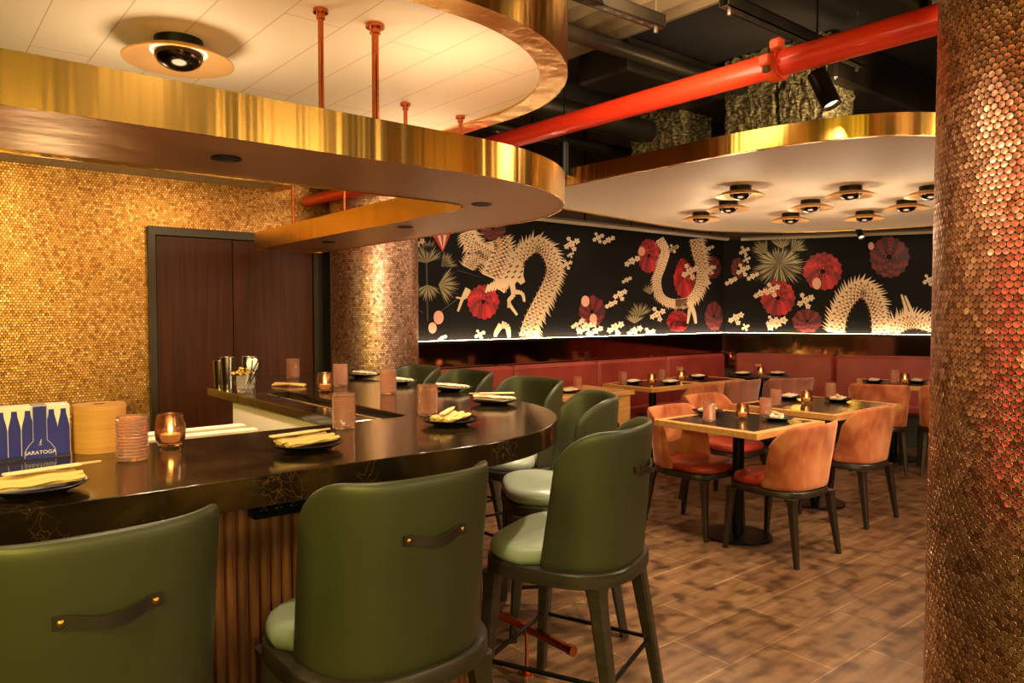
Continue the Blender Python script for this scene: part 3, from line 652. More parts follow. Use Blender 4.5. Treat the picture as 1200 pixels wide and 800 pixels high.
b = MB(); b.tube((2.55, 3.3, 2.345), (2.55, 5.655, 2.39), .042, n=20); b.tube((2.55, 3.6, 2.36), (2.55, 3.6, 3.45), .008, n=8); tag(b.obj('sprinkler_branch', m_red), 'red pipe seen through the gap in the bar canopy', 'pipe')
# corrugated deck
b = MB(); n = 0
xs = np.arange(2.35, 3.72, .02); prof = [(x, 3.30 + .034*math.sin((x-2.35)*2*PI/.15)) for x in xs]
vs = [(x, 1.0, z) for x, z in prof] + [(x, 4.0, z) for x, z in prof]; k_ = len(prof)
b.add(vs + [(x, y, z+.006) for x, y, z in vs], [(i, i+1, k_+i+1, k_+i) for i in range(k_-1)] + [(2*k_+i, 3*k_+i, 3*k_+i+1, 2*k_+i+1) for i in range(k_-1)])
tag(b.obj('metal_deck', m_deck), 'tan corrugated metal deck at the ceiling beside the bar raft', 'deck')
def strut(p0, p1, label):
    p0 = Vector(p0); p1 = Vector(p1); dd = p1-p0; Ln = dd.length; t = empty('strut_channel', p0, math.atan2(dd.y, dd.x), label, 'strut', 'steel strut channels at the ceiling')
    b = MB(); b.box(0, Ln, -.03, .03, 0, .006); b.box(0, Ln, -.03, -.024, 0, .07); b.box(0, Ln, .024, .03, 0, .07); b.box(0, Ln, -.03, -.012, .064, .07); b.box(0, Ln, .012, .03, .064, .07); b.obj('channel', m_duct, t)
    b = MB()
    x = .06
    while x < Ln-.05: b.box(x, x+.035, -.008, .008, -.002, 0); x += .09
    b.obj('slots', m_darkceil, t)
    for q in (.05, Ln-.05): b = MB(); b.tube((q, 0, .0), (q, 0, CEZ-p0.z), .006, n=8); b.tube((q, 0, -.03), (q, 0, 0), .012, n=6); b.obj('threaded_rod', m_galv, t)
strut((2.45, 2.73, 3.08), (3.33, 2.71, 3.08), 'slotted steel strut across the corrugated deck')
strut((3.38, 2.34, 3.10), (4.9, 2.34, 3.10), 'dark steel strut running above the pipe coupling')
strut((3.9, 1.55, 2.98), (5.2, 1.55, 2.98), 'dark steel strut between the tilted spotlight and column')
def run(p0, p1, r, m, label, name='ceiling_pipe', cat='pipe', group='dull pipes under the ceiling'):
    tag(MB().tube(p0, p1, r, n=20).obj(name, m), label, cat, group)
run((3.2, 1.9, 3.33), (8.5, 1.9, 3.33), .06, m_duct, 'dull dark pipe above the coupling of the red pipe')
run((3.2, 1.65, 3.30), (8.5, 1.65, 3.30), .035, m_galv, 'thin galvanised pipe high at the upper right')
run((3.3, 1.40, 3.28), (8.5, 1.40, 3.28), .085, m_galv, 'thick galvanised pipe at the upper right corner of the ceiling')
run((3.3, 1.15, 3.2), (8.5, 1.15, 3.2), .03, m_galv, 'thin galvanised pipe nearest the copper column')
run((2.75, 3.3, 3.2), (8.1, 3.3, 3.2), .05, m_duct, 'dark pipe crossing behind the corrugated deck')
run((2.6, 4.2, 3.05), (8.1, 4.2, 3.05), .09, m_duct, 'wide dark pipe crossing above the far end of the red pipe')
run((2.6, 4.75, 3.0), (8.1, 4.75, 3.0), .05, m_duct, 'dark pipe close to the mural wall at the ceiling')
run((3.66, -1.0, 3.36), (3.66, 4.0, 3.36), .012, m_boxw, 'thin pale conduit along the edge of the corrugated deck')
tag(MB().box(3.9, 5.6, 3.45, 3.95, 3.16, 3.40, bev=.02).obj('air_duct', m_duct), 'large flat dark duct above the red pipe', 'duct', 'dark ducts')
tag(MB().box(5.0, 8.0, 2.55, 3.0, 3.1, 3.42, bev=.02).obj('air_duct', m_duct), 'dark duct above the sprayed beams', 'duct', 'dark ducts')
# elbow duct at right
b = MB(); b.path([(5.4, 1.1, 2.95), (5.4, 1.5, 2.95), (5.4, 1.7, 3.0), (5.4, 1.85, 3.12)], .11, 20); b.tube((5.4, 1.3, 3.0), (5.4, 1.3, 3.449), .01, n=8); tag(b.obj('round_duct', m_black), 'round black duct mouth beside the copper column', 'duct')
# sprayed beams standing above the dining raft
def rough_block(x0, x1, y0, y1, z0, z1, label):
    nx, ny, nz = max(3, int((x1-x0)/.03)), max(3, int((y1-y0)/.03)), max(3, int((z1-z0)/.03))
    import bmesh
    bm = bmesh.new(); bmesh.ops.create_cube(bm, size=1); bmesh.ops.subdivide_edges(bm, edges=bm.edges[:], cuts=18, use_grid_fill=True)
    for v in bm.verts:
        v.co = Vector((x0+(v.co.x+.5)*(x1-x0), y0+(v.co.y+.5)*(y1-y0), z0+(v.co.z+.5)*(z1-z0))) + Vector([random.uniform(-.014, .014) for _ in range(3)])
    me = bpy.data.meshes.new('sprayed_beam'); bm.to_mesh(me); bm.free(); me.materials.append(m_rough)
    o = bpy.data.objects.new('sprayed_beam', me); COL.objects.link(o); tag(o, label, 'beam', 'sprayed beam stubs above the dining raft')
for (px0, px1, X, l) in [(740, 800, 5.0, 'mottled sprayed beam stub furthest left above the raft'), (850, 908, 5.0, 'mottled sprayed beam stub left of the pipe coupling'), (914, 968, 5.0, 'mottled sprayed beam stub behind the tilted spotlight')]:
    y1 = on_plane(px0, 100, (X, 0, 0), Vector((1, 0, 0))).y; y0 = on_plane(px1, 100, (X, 0, 0), Vector((1, 0, 0))).y
    rough_block(X, X+.4, y0, y1, 2.56, CEZ-.01, l)

# ------------------------------------------------------------------ seats
def shell(name, m, parent, a0, a1, b0, b1, z0, z1, wf0, wf1, rnd, drop, th=.03, ex=3.0, nu=26, nv=9, lean=0):
    # U-shaped tub: plan half width a, back depth b, wings reaching forward by wf
    vs, fs = [], []
    for j in range(nv+1):
        v = j/nv
        for i in range(nu+1):
            s = -1+2*i/nu; c = 0
            if abs(s) > rnd: q = (abs(s)-rnd)/(1-rnd); c = 1-math.sqrt(max(0, 1-q*q))
            h = (z1-z0) - drop*c; z = z0+h*v; vv = (z-z0)/(z1-z0)
            a = a0+(a1-a0)*vv**1.2; bb = b0+(b1-b0)*vv; wf = wf0+(wf1-wf0)*vv
            f = abs(s)*PI/2; x = a*math.sin(f)**(2/ex); y = wf-(bb+wf)*max(0, math.cos(f))**(2/ex)
            x *= (1 if s > 0 else -1)
            vs.append((x, y - lean*vv, z))
    w = nu+1
    for j in range(nv):
        for i in range(nu): fs.append((j*w+i, j*w+i+1, (j+1)*w+i+1, (j+1)*w+i))
    me = bpy.data.meshes.new(name); me.from_pydata(vs, [], fs); me.materials.append(m); me.polygons.foreach_set('use_smooth', [True]*len(fs))
    o = bpy.data.objects.new(name, me); COL.objects.link(o); o.parent = parent
    s_ = o.modifiers.new('s', 'SOLIDIFY'); s_.thickness = th; s_.offset = 1 if False else -1; s_.use_even_offset = False
    u_ = o.modifiers.new('u', 'SUBSURF'); u_.levels = 1; u_.render_levels = 2
    return o
def seat_outline(a, yb, yf, n=40, ex=3.2):
    out = []; cy = (yb+yf)/2; hb = (yf-yb)/2
    for k in range(n):
        t = 2*PI*k/n; c, s = math.cos(t), math.sin(t)
        out.append((a*math.copysign(abs(c)**(2/ex), c), cy+hb*math.copysign(abs(s)**(2/ex), s)))
    return out
def loft(b, outs, mi=None):   # outs: list of (outline, z)
    n = len(outs[0][0]); vs = [(x, y, z) for o, z in outs for x, y in o]; fs = []
    for i in range(len(outs)-1):
        for k in range(n): fs.append((i*n+k, i*n+(k+1) % n, (i+1)*n+(k+1) % n, (i+1)*n+k))
    fs += [tuple(range(n-1, -1, -1)), tuple(range((len(outs)-1)*n, len(outs)*n))]; b.add(vs, fs, mi); return b
def dshape(a, yb, yf, n=44):
    out = []
    for k in range(n):
        t = 2*PI*k/n; c, s = math.cos(t), math.sin(t); ex = 3.4 if s > 0 else 2.6; hb = yf if s > 0 else -yb
        out.append((a*math.copysign(abs(c)**(2/ex), c), hb*math.copysign(abs(s)**(2/ex), s)))
    return out
def scaled(o, s, cy=0): return [(x*s, cy+(y-cy)*s) for x, y in o]
def cushion(a, yb, yf, z0, z1):
    o = dshape(a, yb, yf); cy = 0; h = z1-z0; b = MB(); an = a*.80 if a > .25 else a*.93
    def lim(x, y):
        q = min(1, max(0, (y-.0)/.10)); m_ = an+(a-an)*q*q*(3-2*q); return (max(-m_, min(m_, x)), y)
    o = [lim(x, y) for x, y in o]
    loft(b, [(scaled(o, .97, cy), z0), (scaled(o, 1, cy), z0+.25*h), (scaled(o, 1.0, cy), z0+.5*h), (scaled(o, .97, cy), z0+.78*h), (scaled(o, .9, cy), z0+.95*h), (scaled(o, .7, cy), z1), (scaled(o, .35, cy), z1+.004)]); return b
def frame_ring(a, yb, yf, z0, z1):
    o = dshape(a, yb, yf); cy = 0; b = MB()
    loft(b, [(scaled(o, .95, cy), z0), (scaled(o, 1, cy), z0+.008), (scaled(o, 1, cy), z1-.006), (scaled(o, .985, cy), z1)]); return b
def leg(x0, y0, z0, x1, y1, r0, r1, flare=.03):
    b = MB(); n = 8; rings = []
    for (f, rr_) in [(0, r0+flare), (.05, r0+flare*.45), (.12, r0+flare*.12), (.25, r0), (1, r1)]:
        cx, cy, z = x0+(x1-x0)*f, y0+(y1-y0)*f, z0*(1-f)
        q = rr_*.35
        rings.append([(cx-rr_+q, cy-rr_, z), (cx+rr_-q, cy-rr_, z), (cx+rr_, cy-rr_+q, z), (cx+rr_, cy+rr_-q, z), (cx+rr_-q, cy+rr_, z), (cx-rr_+q, cy+rr_, z), (cx-rr_, cy+rr_-q, z), (cx-rr_, cy-rr_+q, z)])
    vs = [p for r in rings for p in r]; fs = []
    for i in range(len(rings)-1):
        for k in range(8): fs.append((i*8+k, i*8+(k+1) % 8, (i+1)*8+(k+1) % 8, (i+1)*8+k))
    fs += [tuple(range(7, -1, -1)), tuple(range(len(vs)-8, len(vs)))]; b.add(vs, fs); return b

def make_stool():
    t = empty('bar_stool', (0, 0, 0), 0, 'x', 'bar stool', 'green leather bar stools')
    frame_ring(.280, -.272, .275, .566, .622).obj('seat_frame', m_frame, t)
    cushion(.270, -.19, .268, .623, .69).obj('seat', m_seat, t, angle=80)
    bk = shell('backrest', m_green, t, .248, .258, .258, .287, .612, 1.105, .02, -.06, .55, .105, th=.026, ex=2.7)
    for sx in (-1, 1):
        leg(sx*.225, .205, .575, sx*.25, .245, .027, .018, .010).obj('leg', m_frame, t)
        leg(sx*.20, -.18, .575, sx*.24, -.275, .027, .018, .010).obj('leg', m_frame, t)
    zf = .245; f = 1-zf/.575
    P4 = [(sx*(.225+.025*f if y > 0 else .20+.04*f), (.205+.04*f) if y > 0 else (-.18-.095*f)) for sx, y in ((-1, 1), (1, 1), (1, -1), (-1, -1))]
    for k in range(4):
        a, c = P4[k], P4[(k+1) % 4]; zz = (zf, zf+.0)[0]
        b = MB(); b.tube((a[0], a[1], zz), (c[0], c[1], zz), .0085, n=10); b.obj('stretcher', m_black, t)
    # strap handle on the back
    yb = -.274; b = MB(); pts = []
    nseg = 12; vs = []
    for i in range(nseg+1):
        u = i/nseg; x = -.09+.18*u; bow = math.sin(PI*min(max((u-.12)/.76, 0), 1))**1.0
        yy = yb-.004-.020*bow; zc = .958-.012*bow
        for dy, dz in ((0, -.0125), (-.005, -.0125), (-.005, .0125), (0, .0125)): vs.append((x, yy+dy, zc+dz))
    fs = [(i*4+k, (i+1)*4+k, (i+1)*4+(k+1) % 4, i*4+(k+1) % 4) for i in range(nseg) for k in range(4)] + [(3, 2, 1, 0), (nseg*4, nseg*4+1, nseg*4+2, nseg*4+3)]
    b.add(vs, fs); h = b.obj('handle', m_strap, bk)
    for sx in (-.078, .078): b = MB(); b.lathe([(.001, .0), (.006, .0), (.0065, .003), (.001, .005)], (sx, yb-.009, .958), 14, tr=Matrix.Rotation(PI/2, 3, 'X')); b.obj('rivet', m_brassrivet, bk)
    return t
stool = make_stool()
def az(a): return math.radians(a-90)
for x, y, a, l in [(.275, 1.77, 92, 'green leather bar stool at the far left, only its back in view'), (1.0, 1.78, 90, 'green leather bar stool in the front centre, back and strap facing us'),
                   (1.92, 1.97, 112, 'green leather bar stool at the bar corner, seen from behind its left side'), (2.47, 2.63, 146, 'green leather bar stool just past the bar corner, behind the corner stool'),
                   (2.78, 3.36, 180, 'green leather bar stool with its pale seat showing right of the rounded counter end'), (2.84, 4.1, 180, 'green leather bar stool second from the far end of the bar'),
                   (2.82, 4.70, 180, 'furthest green leather bar stool, beside the copper column')]:
    place(stool, (x, y, 0), az(a), l, 'green leather bar stools')

def make_dchair(m, tone):
    t = empty('dining_chair', (0, 0, 0), 0, 'x', 'chair', 'velvet dining chairs')
    frame_ring(.25, -.27, .25, .392, .432).obj('seat_frame', m_darkleg, t)
    cushion(.232, -.20, .25, .433, .492).obj('seat', m_redseat, t, angle=80)
    shell('backrest', m, t, .243, .272, .258, .30, .434, .835, -.02, -.12, .5, .13, th=.026, ex=3.0)
    for sx in (-1, 1):
        leg(sx*.21, .205, .397, sx*.225, .235, .023, .014, .01).obj('leg', m_darkleg, t)
        leg(sx*.205, -.215, .397, sx*.235, -.27, .023, .014, .01).obj('leg', m_darkleg, t)
    return t
ch1 = make_dchair(m_velvet, ''); ch2 = make_dchair(m_velvet2, '')
G = 'velvet dining chairs'
for pr_, x, y, a, l in [(ch1, 4.255, 3.13, 272, 'terracotta velvet chair on the far left side of the nearest table, facing us'), (ch1, 4.26, 2.50, 88, 'terracotta velvet chair in front of the nearest table, its back to us'),
                        (ch1, 5.37, 2.62, 90, 'terracotta velvet chair with its back to us at the second table'), (ch1, 5.05, 3.42, 270, 'orange velvet chair tucked behind the two nearest tables'),
                        (ch1, 5.88, 4.42, 92, 'orange velvet chair at the long table, left one of the pair'), (ch2, 6.50, 4.42, 84, 'dusty rose velvet chair at the long table, right one of the pair'),
                        (ch2, 7.15, 4.20, 60, 'dusty rose velvet chair turned to the round black table'), (ch1, 7.25, 3.23, 26, 'orange velvet chair at the far right table, its back to us'), (ch1, 7.565, 2.72, 26, 'orange velvet chair half hidden behind the big copper column')]:
    place(pr_, (x, y, 0), az(a), l, G)

# ------------------------------------------------------------------ tables
def table(x0, x1, y0, y1, rz, label, z=.78):
    cx, cy = (x0+x1)/2, (y0+y1)/2; hx, hy = (x1-x0)/2, (y1-y0)/2
    t = empty('dining_table', (cx, cy, 0), rz, label, 'table', 'oak-edged dining tables')
    e = .055
    b = MB(); b.box(-hx, hx, -hy, -hy+e, z-.042, z, bev=.003); b.box(-hx, hx, hy-e, hy, z-.042, z, bev=.003); b.box(-hx, -hx+e, -hy+e, hy-e, z-.042, z, bev=.003); b.box(hx-e, hx, -hy+e, hy-e, z-.042, z, bev=.003); b.obj('edge_band', m_tabwood, t)
    b = MB(); b.box(-hx+e+.0005, hx-e-.0005, -hy+e+.0005, hy-e-.0005, z-.04, z-.001); b.obj('table_top', m_tabtop, t)
    b = MB(); b.tube((0, 0, .02), (0, 0, z-.045), .038, n=20); b.tube((0, 0, z-.06), (0, 0, z-.042), .13, n=20); b.obj('pedestal', m_black, t)
    b = MB(); b.lathe([(.001, .0), (.225, .0), (.225, .012), (.06, .026), (.001, .03)], n=36); b.obj('base', m_black, t)
    return t
table(3.92, 4.73, 2.45, 3.23, 0, 'square oak-edged dining table nearest the camera')
table(5.04, 6.08, 2.53, 3.38, 0, 'oak-edged dining table just behind the nearest one')
table(5.50, 6.30, 4.56, 5.20, 0, 'oak-edged table at the banquette, left of the joined pair')
table(6.31, 7.05, 4.56, 5.20, 0, 'oak-edged table at the banquette, right of the joined pair')
t = table(7.5, 8.25, 3.0, 3.7, math.radians(-64+90), 'oak-edged table at the right end, beside the copper column')
t = empty('round_table', (7.60, 4.72, 0), 0, 'small round black table in the banquette corner', 'table')
MB().lathe([(.001, .745), (.34, .745), (.36, .752), (.36, .775), (.35, .78), (.001, .78)], n=40).obj('table_top', m_black, t)
b = MB(); b.tube((0, 0, .02), (0, 0, .745), .035, n=16); b.obj('pedestal', m_black, t); MB().lathe([(.001, 0), (.22, 0), (.22, .012), (.001, .03)], n=28).obj('base', m_black, t)
t = empty('booth_table', (4.80, 4.92, 0), 0, 'oak table with a solid wooden end panel behind the bar stools', 'table')
MB().box(-.46, .46, -.36, .28, .74, .78, bev=.003).obj('table_top', m_tabwood, t); MB().box(-.42, -.16, -.34, -.30, 0, .74, bev=.003).obj('end_panel', m_tabwood, t); MB().box(.16, .42, -.34, -.30, 0, .74, bev=.003).obj('end_panel', m_tabwood, t)
MB().box(-.40, .40, .06, .09, 0, .74).obj('back_panel', m_tabwood, t)

# ------------------------------------------------------------------ tableware
def mk(name, cat): return empty(name, (0, 0, 0), 0, 'x', cat)
plate = MB().lathe([(.001, .004), (.055, .004), (.058, 0), (.062, 0), (.064, .004), (.095, .013), (.108, .021), (.110, .023), (.107, .0245), (.092, .018), (.062, .0085), (.001, .0075)], n=40).obj('plate', m_plate, angle=60); plate['category'] = 'plate'
def make_napkin(m):
    b = MB()
    for (y, z, l, w) in [(-.03, .010, .19, .026), (.0, .014, .20, .026), (.028, .016, .185, .024)]:
        n = 10; pts = [(-l/2+l*i/n, y+.004*math.sin(i), z+.006+.002*math.sin(i*1.3)) for i in range(n+1)]
        b.path(pts, [w*.55*(.8 if i in (0, n) else 1) for i in range(n+1)], 8, sy=.5)
    b.box(-.085, .085, -.04, .04, .010, .0135)
    o = b.obj('napkin', m, angle=60); o['category'] = 'napkin'; return o
nap_t, nap_w = make_napkin(m_nap_t), make_napkin(m_nap_w)
def make_sleeve():
    t = empty('chopstick_sleeve', (0, 0, 0), 0, 'x', 'chopsticks')
    MB().box(-.095, .07, -.012, .012, 0, .007, bev=.003).obj('paper_sleeve', m_sleeve, t)
    b = MB(); b.tube((.065, -.004, .0035), (.115, -.003, .0035), .0032, .0026, n=8); b.obj('chopstick', m_chop, t)
    b = MB(); b.tube((.065, .004, .0035), (.115, .003, .0035), .0032, .0026, n=8); b.obj('chopstick', m_chop, t)
    return t
slv = make_sleeve()
def make_tumbler():
    prof = [(.001, .0), (.038, .0), (.0405, .004)]
    z = .008
    while z < .116: prof += [(.0402, z), (.0412, z+.001), (.0436, z+.004), (.0412, z+.007)]; z += .009
    prof += [(.0415, .125), (.0395, .125), (.0385, .012), (.001, .012)]
    o = MB().lathe(prof, n=28).obj('tumbler', m_pink, angle=40); o['category'] = 'glass'; return o
tumb = make_tumbler()
def make_candle():
    t = empty('candle_holder', (0, 0, 0), 0, 'x', 'candle')
    out = [(.001, .002), (.022, .0), (.034, .008), (.041, .026), (.043, .048), (.041, .075), (.037, .095), (.038, .102)]; inn = [(.036, .102), (.035, .094), (.039, .074), (.041, .048), (.038, .028), (.030, .014), (.001, .010)]
    n = 32; b = MB(); prof = out+inn; vs = []; fs = []
    for i, (r, z) in enumerate(prof):
        for k in range(n):
            rr_ = r*(1.05 if (k % 2 and i < 7 and r > .03) else 1); a = 2*PI*k/n; vs.append((rr_*math.cos(a), rr_*math.sin(a), z))
    for i in range(len(prof)-1):
        for k in range(n): fs.append((i*n+k, i*n+(k+1) % n, (i+1)*n+(k+1) % n, (i+1)*n+k))
    b.add(vs, fs); b.obj('glass_cup', m_amber, t, angle=70)
    MB().lathe([(.001, .013), (.026, .013), (.030, .03), (.030, .040), (.001, .041)], n=20).obj('candle', m_wax, t)
    MB().lathe([(.001, .042), (.006, .048), (.007, .056), (.004, .066), (.001, .076)], n=10).obj('flame', m_flame, t, angle=80)
    return t
cand = make_candle()

TOPB = 1.0805
def setting(px, py, z, ang, nap, lp, ln, ls, slv_ang=None, slv_off=(0, 0)):
    p = at(px, py, z) if px > 20 else Vector((px, py, z))
    place(plate, (p.x, p.y, z), 0, lp, 'black plates on the ' + ('bar' if z > 1 else 'dining tables'))
    place(nap, (p.x, p.y, z+.012), ang, ln, 'folded napkins on the ' + ('bar' if z > 1 else 'dining tables'))
    if ls: place(slv, (p.x+slv_off[0], p.y+slv_off[1], z+.0455), slv_ang if slv_ang is not None else ang, ls, 'wrapped chopsticks on the ' + ('bar' if z > 1 else 'dining tables'))
V1 = math.radians(8)
setting(42, 577, TOPB, V1, nap_t, 'black plate at the left edge of the bar', 'folded tan napkin on the plate at the left edge of the bar', 'chopsticks in a paper sleeve on the leftmost bar napkin', V1+.05, (.03, .02))
setting(360, 526, TOPB, V1+.1, nap_t, 'black plate on the bar in front of the ribbed glass, above the centre stool', 'folded tan napkin on the plate above the centre stool', 'wrapped chopsticks across the napkin above the centre stool', V1+.02, (-.02, .02))
setting(528, 497, TOPB, .5, nap_t, 'black plate on the rounded bar corner, nearest the edge', 'stack of tan napkin folds on the rounded bar corner', 'wrapped chopsticks on the napkin at the rounded bar corner', .75, (0, .02))
setting(579, 473, TOPB, 1.9, nap_w, 'black plate at the outermost end of the rounded counter', 'cream napkin on the outermost plate of the rounded counter', 'chopstick sleeve crossing the napkin at the outermost plate', 2.6, (.0, .0))
setting(530, 458, TOPB, 1.7, nap_w, 'black plate on the far bar arm in front of the second far stool', 'cream napkin on the far arm plate left of the outermost one', None)
setting(468, 450, TOPB, 1.6, nap_w, 'black plate on the far bar arm right of the copper column', 'cream napkin on the far arm, in front of the furthest stool', None)
setting(427, 442, TOPB, 1.6, nap_w, 'furthest black plate on the bar, in front of the column', 'furthest cream napkin on the bar, in front of the column', None)
for px, py, l in [(155, 538, 'pink ribbed glass beside the paper roll'), (403, 501, 'pink ribbed glass behind the plate above the centre stool'), (501, 486, 'pink ribbed glass behind the rounded corner plate'),
                  (455, 461, 'pink ribbed glass on the far arm right of the amber candle'), (399, 452, 'pink ribbed glass immediately right of the amber candle'), (343, 443, 'pink ribbed glass furthest away, before the dark door')]:
    p = at(px, py, TOPB); place(tumb, (p.x, p.y, TOPB), 0, l, 'pink ribbed glasses on the bar')
for px, py, l in [(200, 523, 'ribbed smoked glass candle holder near the left of the bar'), (381, 459, 'amber candle holder in the middle of the far bar arm')]:
    p = at(px, py, TOPB); place(cand, (p.x, p.y, TOPB), 0, l, 'candle holders')
# dining settings
TZ = .781
for px, py, a, l in [(829, 484, .3, 'left side of the nearest table'), (910, 492, .5, 'right side of the nearest table'), (925, 467, .2, 'left side of the second table'), (982, 470, .2, 'right side of the second table'),
                     (5.72, 5.0, .2, 'back left of the joined banquette tables'), (6.0, 4.74, .2, 'front of the left joined banquette table'), (6.75, 4.95, .2, 'right joined banquette table'), (7.46, 4.86, .1, 'left rim of the round black table'), (7.80, 4.62, .1, 'right rim of the round black table'),
                     (7.75, 3.50, .3, 'left of the far right table'), (8.05, 3.2, .3, 'right of the far right table'), (4.62, 4.78, .2, 'booth table with the wooden panel')]:
    setting(px, py, TZ, a, nap_w, 'black plate on the ' + l, 'cream napkin on the ' + l, ('wrapped chopsticks on the ' + l) if px in (829, 910, 982) else None, a+.4)
def small(proto, L_, g_):
    for x, y, l in L_:
        p = at(x, y, TZ) if x > 20 else Vector((x, y, TZ)); place(proto, (p.x, p.y, TZ), 0, l, g_)
small(tumb, [(831, 493, 'pink glass at the front edge of the nearest table'), (897, 487, 'pink glass right of the candle on the nearest table'), (909, 475, 'pink glass at the left of the second table'), (973, 466, 'pink glass at the back of the second table'),
                  (5.56, 4.98, 'pink glass at the left end of the joined banquette tables'), (6.12, 4.95, 'pink glass in the middle of the left joined banquette table'), (6.6, 5.08, 'pink glass on the right joined banquette table'), (7.68, 4.80, 'pink glass on the round black table'),
                  (7.80, 3.32, 'pink glass left on the far right table'), (7.98, 3.40, 'pink glass right on the far right table'), (4.85, 4.9, 'pink glass on the booth table')], 'pink glasses on the dining tables')
small(cand, [(870, 490, 'candle holder on the nearest table'), (945, 472, 'candle holder on the second table'), (5.86, 4.86, 'candle holder on the left joined banquette table'), (6.42, 4.92, 'candle holder on the right joined banquette table'), (7.58, 4.70, 'candle holder on the round black table'), (7.88, 3.25, 'candle holder on the far right table')], 'candle holders on the dining tables')

# ------------------------------------------------------------------ things on the left of the bar
t = empty('bottle_carton', (.135, 2.50, TOPB), math.radians(0), 'blue and white carton printed with bottles at the left end of the bar', 'box')
W, Hh, Dp = .50, .152, .07
b = MB(); b.box(-W/2, W/2, 0, Dp, 0, Hh, bev=.002); b.obj('carton', [m_boxw], t)
def flat(b, pts, y=-.0006): b.add([(x, y, z) for x, z in pts] + [(x, y+.0005, z) for x, z in pts], [tuple(range(len(pts))), tuple(range(2*len(pts)-1, len(pts)-1, -1))] + [(k, (k+1) % len(pts), len(pts)+(k+1) % len(pts), len(pts)+k) for k in range(len(pts))])
for cx in (.233, .203, .145, .113, .081, .049, .017, -.015, -.047, -.079, -.111, -.143, -.175, -.207):
    pr2 = [(.0152, .012), (.0152, .085), (.0135, .098), (.0075, .125), (.0065, .140)]; b = MB()
    flat(b, [(cx+a_, z) for a_, z in pr2] + [(cx-a_, z) for a_, z in pr2[::-1]]); b.obj('printed_bottle', m_blue, t)
b = MB(); flat(b, [(-W/2+.001, .001), (W/2-.001, .001), (W/2-.001, .012), (-W/2+.001, .012)], -.0009); b.obj('base_stripe', m_navy, t)
b = MB()
cxp = .174
flat(b, [(cxp-.040, .002), (cxp+.040, .002), (cxp+.038, .025), (cxp+.028, .042), (cxp+.018, .052), (cxp+.018, .1505), (cxp-.018, .1505), (cxp-.018, .052), (cxp-.028, .042), (cxp-.038, .025)], -.0016); b.obj('label_panel', m_blue, t)
b = MB(); b.box(cxp-.018, cxp+.018, .001, Dp-.001, Hh, Hh+.001); b.obj('carry_strip', m_violet, t)
b = MB()
oln = [(cxp-.0385, .004), (cxp-.0365, .025), (cxp-.027, .041), (cxp-.017, .052), (cxp-.017, .149)]
for a_, c_ in zip(oln, oln[1:]):
    for sg in (1, -1):
        x0, x1 = cxp+(a_[0]-cxp)*sg, cxp+(c_[0]-cxp)*sg; b.tube((x0, -.0022, a_[1]), (x1, -.0022, c_[1]), .0008, n=6)
b.tube((cxp, -.0022, .044), (cxp+.003, -.0022, .056), .0022, .0006, n=8); b.tube((cxp-.004, -.0022, .04), (cxp+.004, -.0022, .04), .001, n=6); b.obj('droplet_mark', m_silver, t)
fc = bpy.data.curves.new('lettering', 'FONT'); fc.body = 'SARATOGA'; fc.size = .0150; fc.align_x = 'CENTER'; fc.extrude = .0004; fc.materials.append(m_boxw)
fo = bpy.data.objects.new('lettering', fc); COL.objects.link(fo)
bpy.context.view_layer.update(); lm = bpy.data.meshes.new_from_object(fo.evaluated_get(bpy.context.evaluated_depsgraph_get())); bpy.data.objects.remove(fo)
fo = bpy.data.objects.new('lettering', lm); COL.objects.link(fo); fo.parent = t; fo.rotation_euler = (PI/2, 0, 0); fo.location = (cxp, -.0022, .013)
t = empty('paper_roll', (.468, 2.535, TOPB), 0, 'roll of brown kraft paper towel standing between the carton and the glass', 'paper roll')
b = MB(); b.lathe([(.017, 0), (.072, 0), (.073, .003), (.073, .140), (.072, .142), (.017, .142), (.017, 0)], n=48); b.obj('paper', m_kraft, t); b = MB(); b.lathe([(.017, .001), (.017, .1425), (.0155, .1425), (.0155, .001), (.017, .001)], n=24); b.obj('core', m_rib, t)
# steel drainboard with stripes
t = empty('drainboard', (.88, 3.12, 0), 0, 'steel drainboard with white ribs behind the left of the bar', 'drainboard')
b = MB(); b.box(-.32, .32, -.30, .30, .60, .95, bev=.005); b.obj('basin', m_doorframe, t)
for k in range(4): y = -.27+k*.15; b = MB(); b.box(-.31, .31, y, y+.06, .951, 1.0, bev=.004); b.obj('rib', m_panelw, t)
for sx in (-.28, .28): b = MB(); b.tube((sx, 0, 0), (sx, 0, .60), .018, n=12); b.obj('leg', m_steel, t)
# shaker tins and bar tools at the far left end
def tin(px, py, r, h, label):
    p = Vector((px, py, TOPB)); tag(MB().lathe([(.001, 0), (r*.8, 0), (r*.82, .004), (r*.98, h*.96), (r, h), (r*.96, h), (r*.78, .01), (r*.001, .01)], n=28).obj('shaker_tin', m_steel, loc=p), label, 'shaker tin', 'steel tins at the end of the bar')
tin(1.385, 4.24, .034, .150, 'shortest steel tin at the end of the bar'); tin(1.40, 4.15, .040, .175, 'tall steel tin between two others at the end of the bar'); tin(1.50, 4.10, .040, .175, 'steel tin behind the cut glass jar')
px_, py_ = 1.415, 3.93
t = empty('garnish_jar', (px_, py_, TOPB), 0, 'cut glass jar at the end of the bar', 'jar')
n = 16; b = MB(); prof = [(.001, .0), (.038, .0), (.046, .02), (.042, .04), (.047, .06), (.045, .085), (.042, .085), (.043, .06), (.038, .04), (.041, .02), (.001, .008)]; b.lathe(prof, n=10); b.obj('jar_glass', m_clear, t, angle=10)
b = MB()
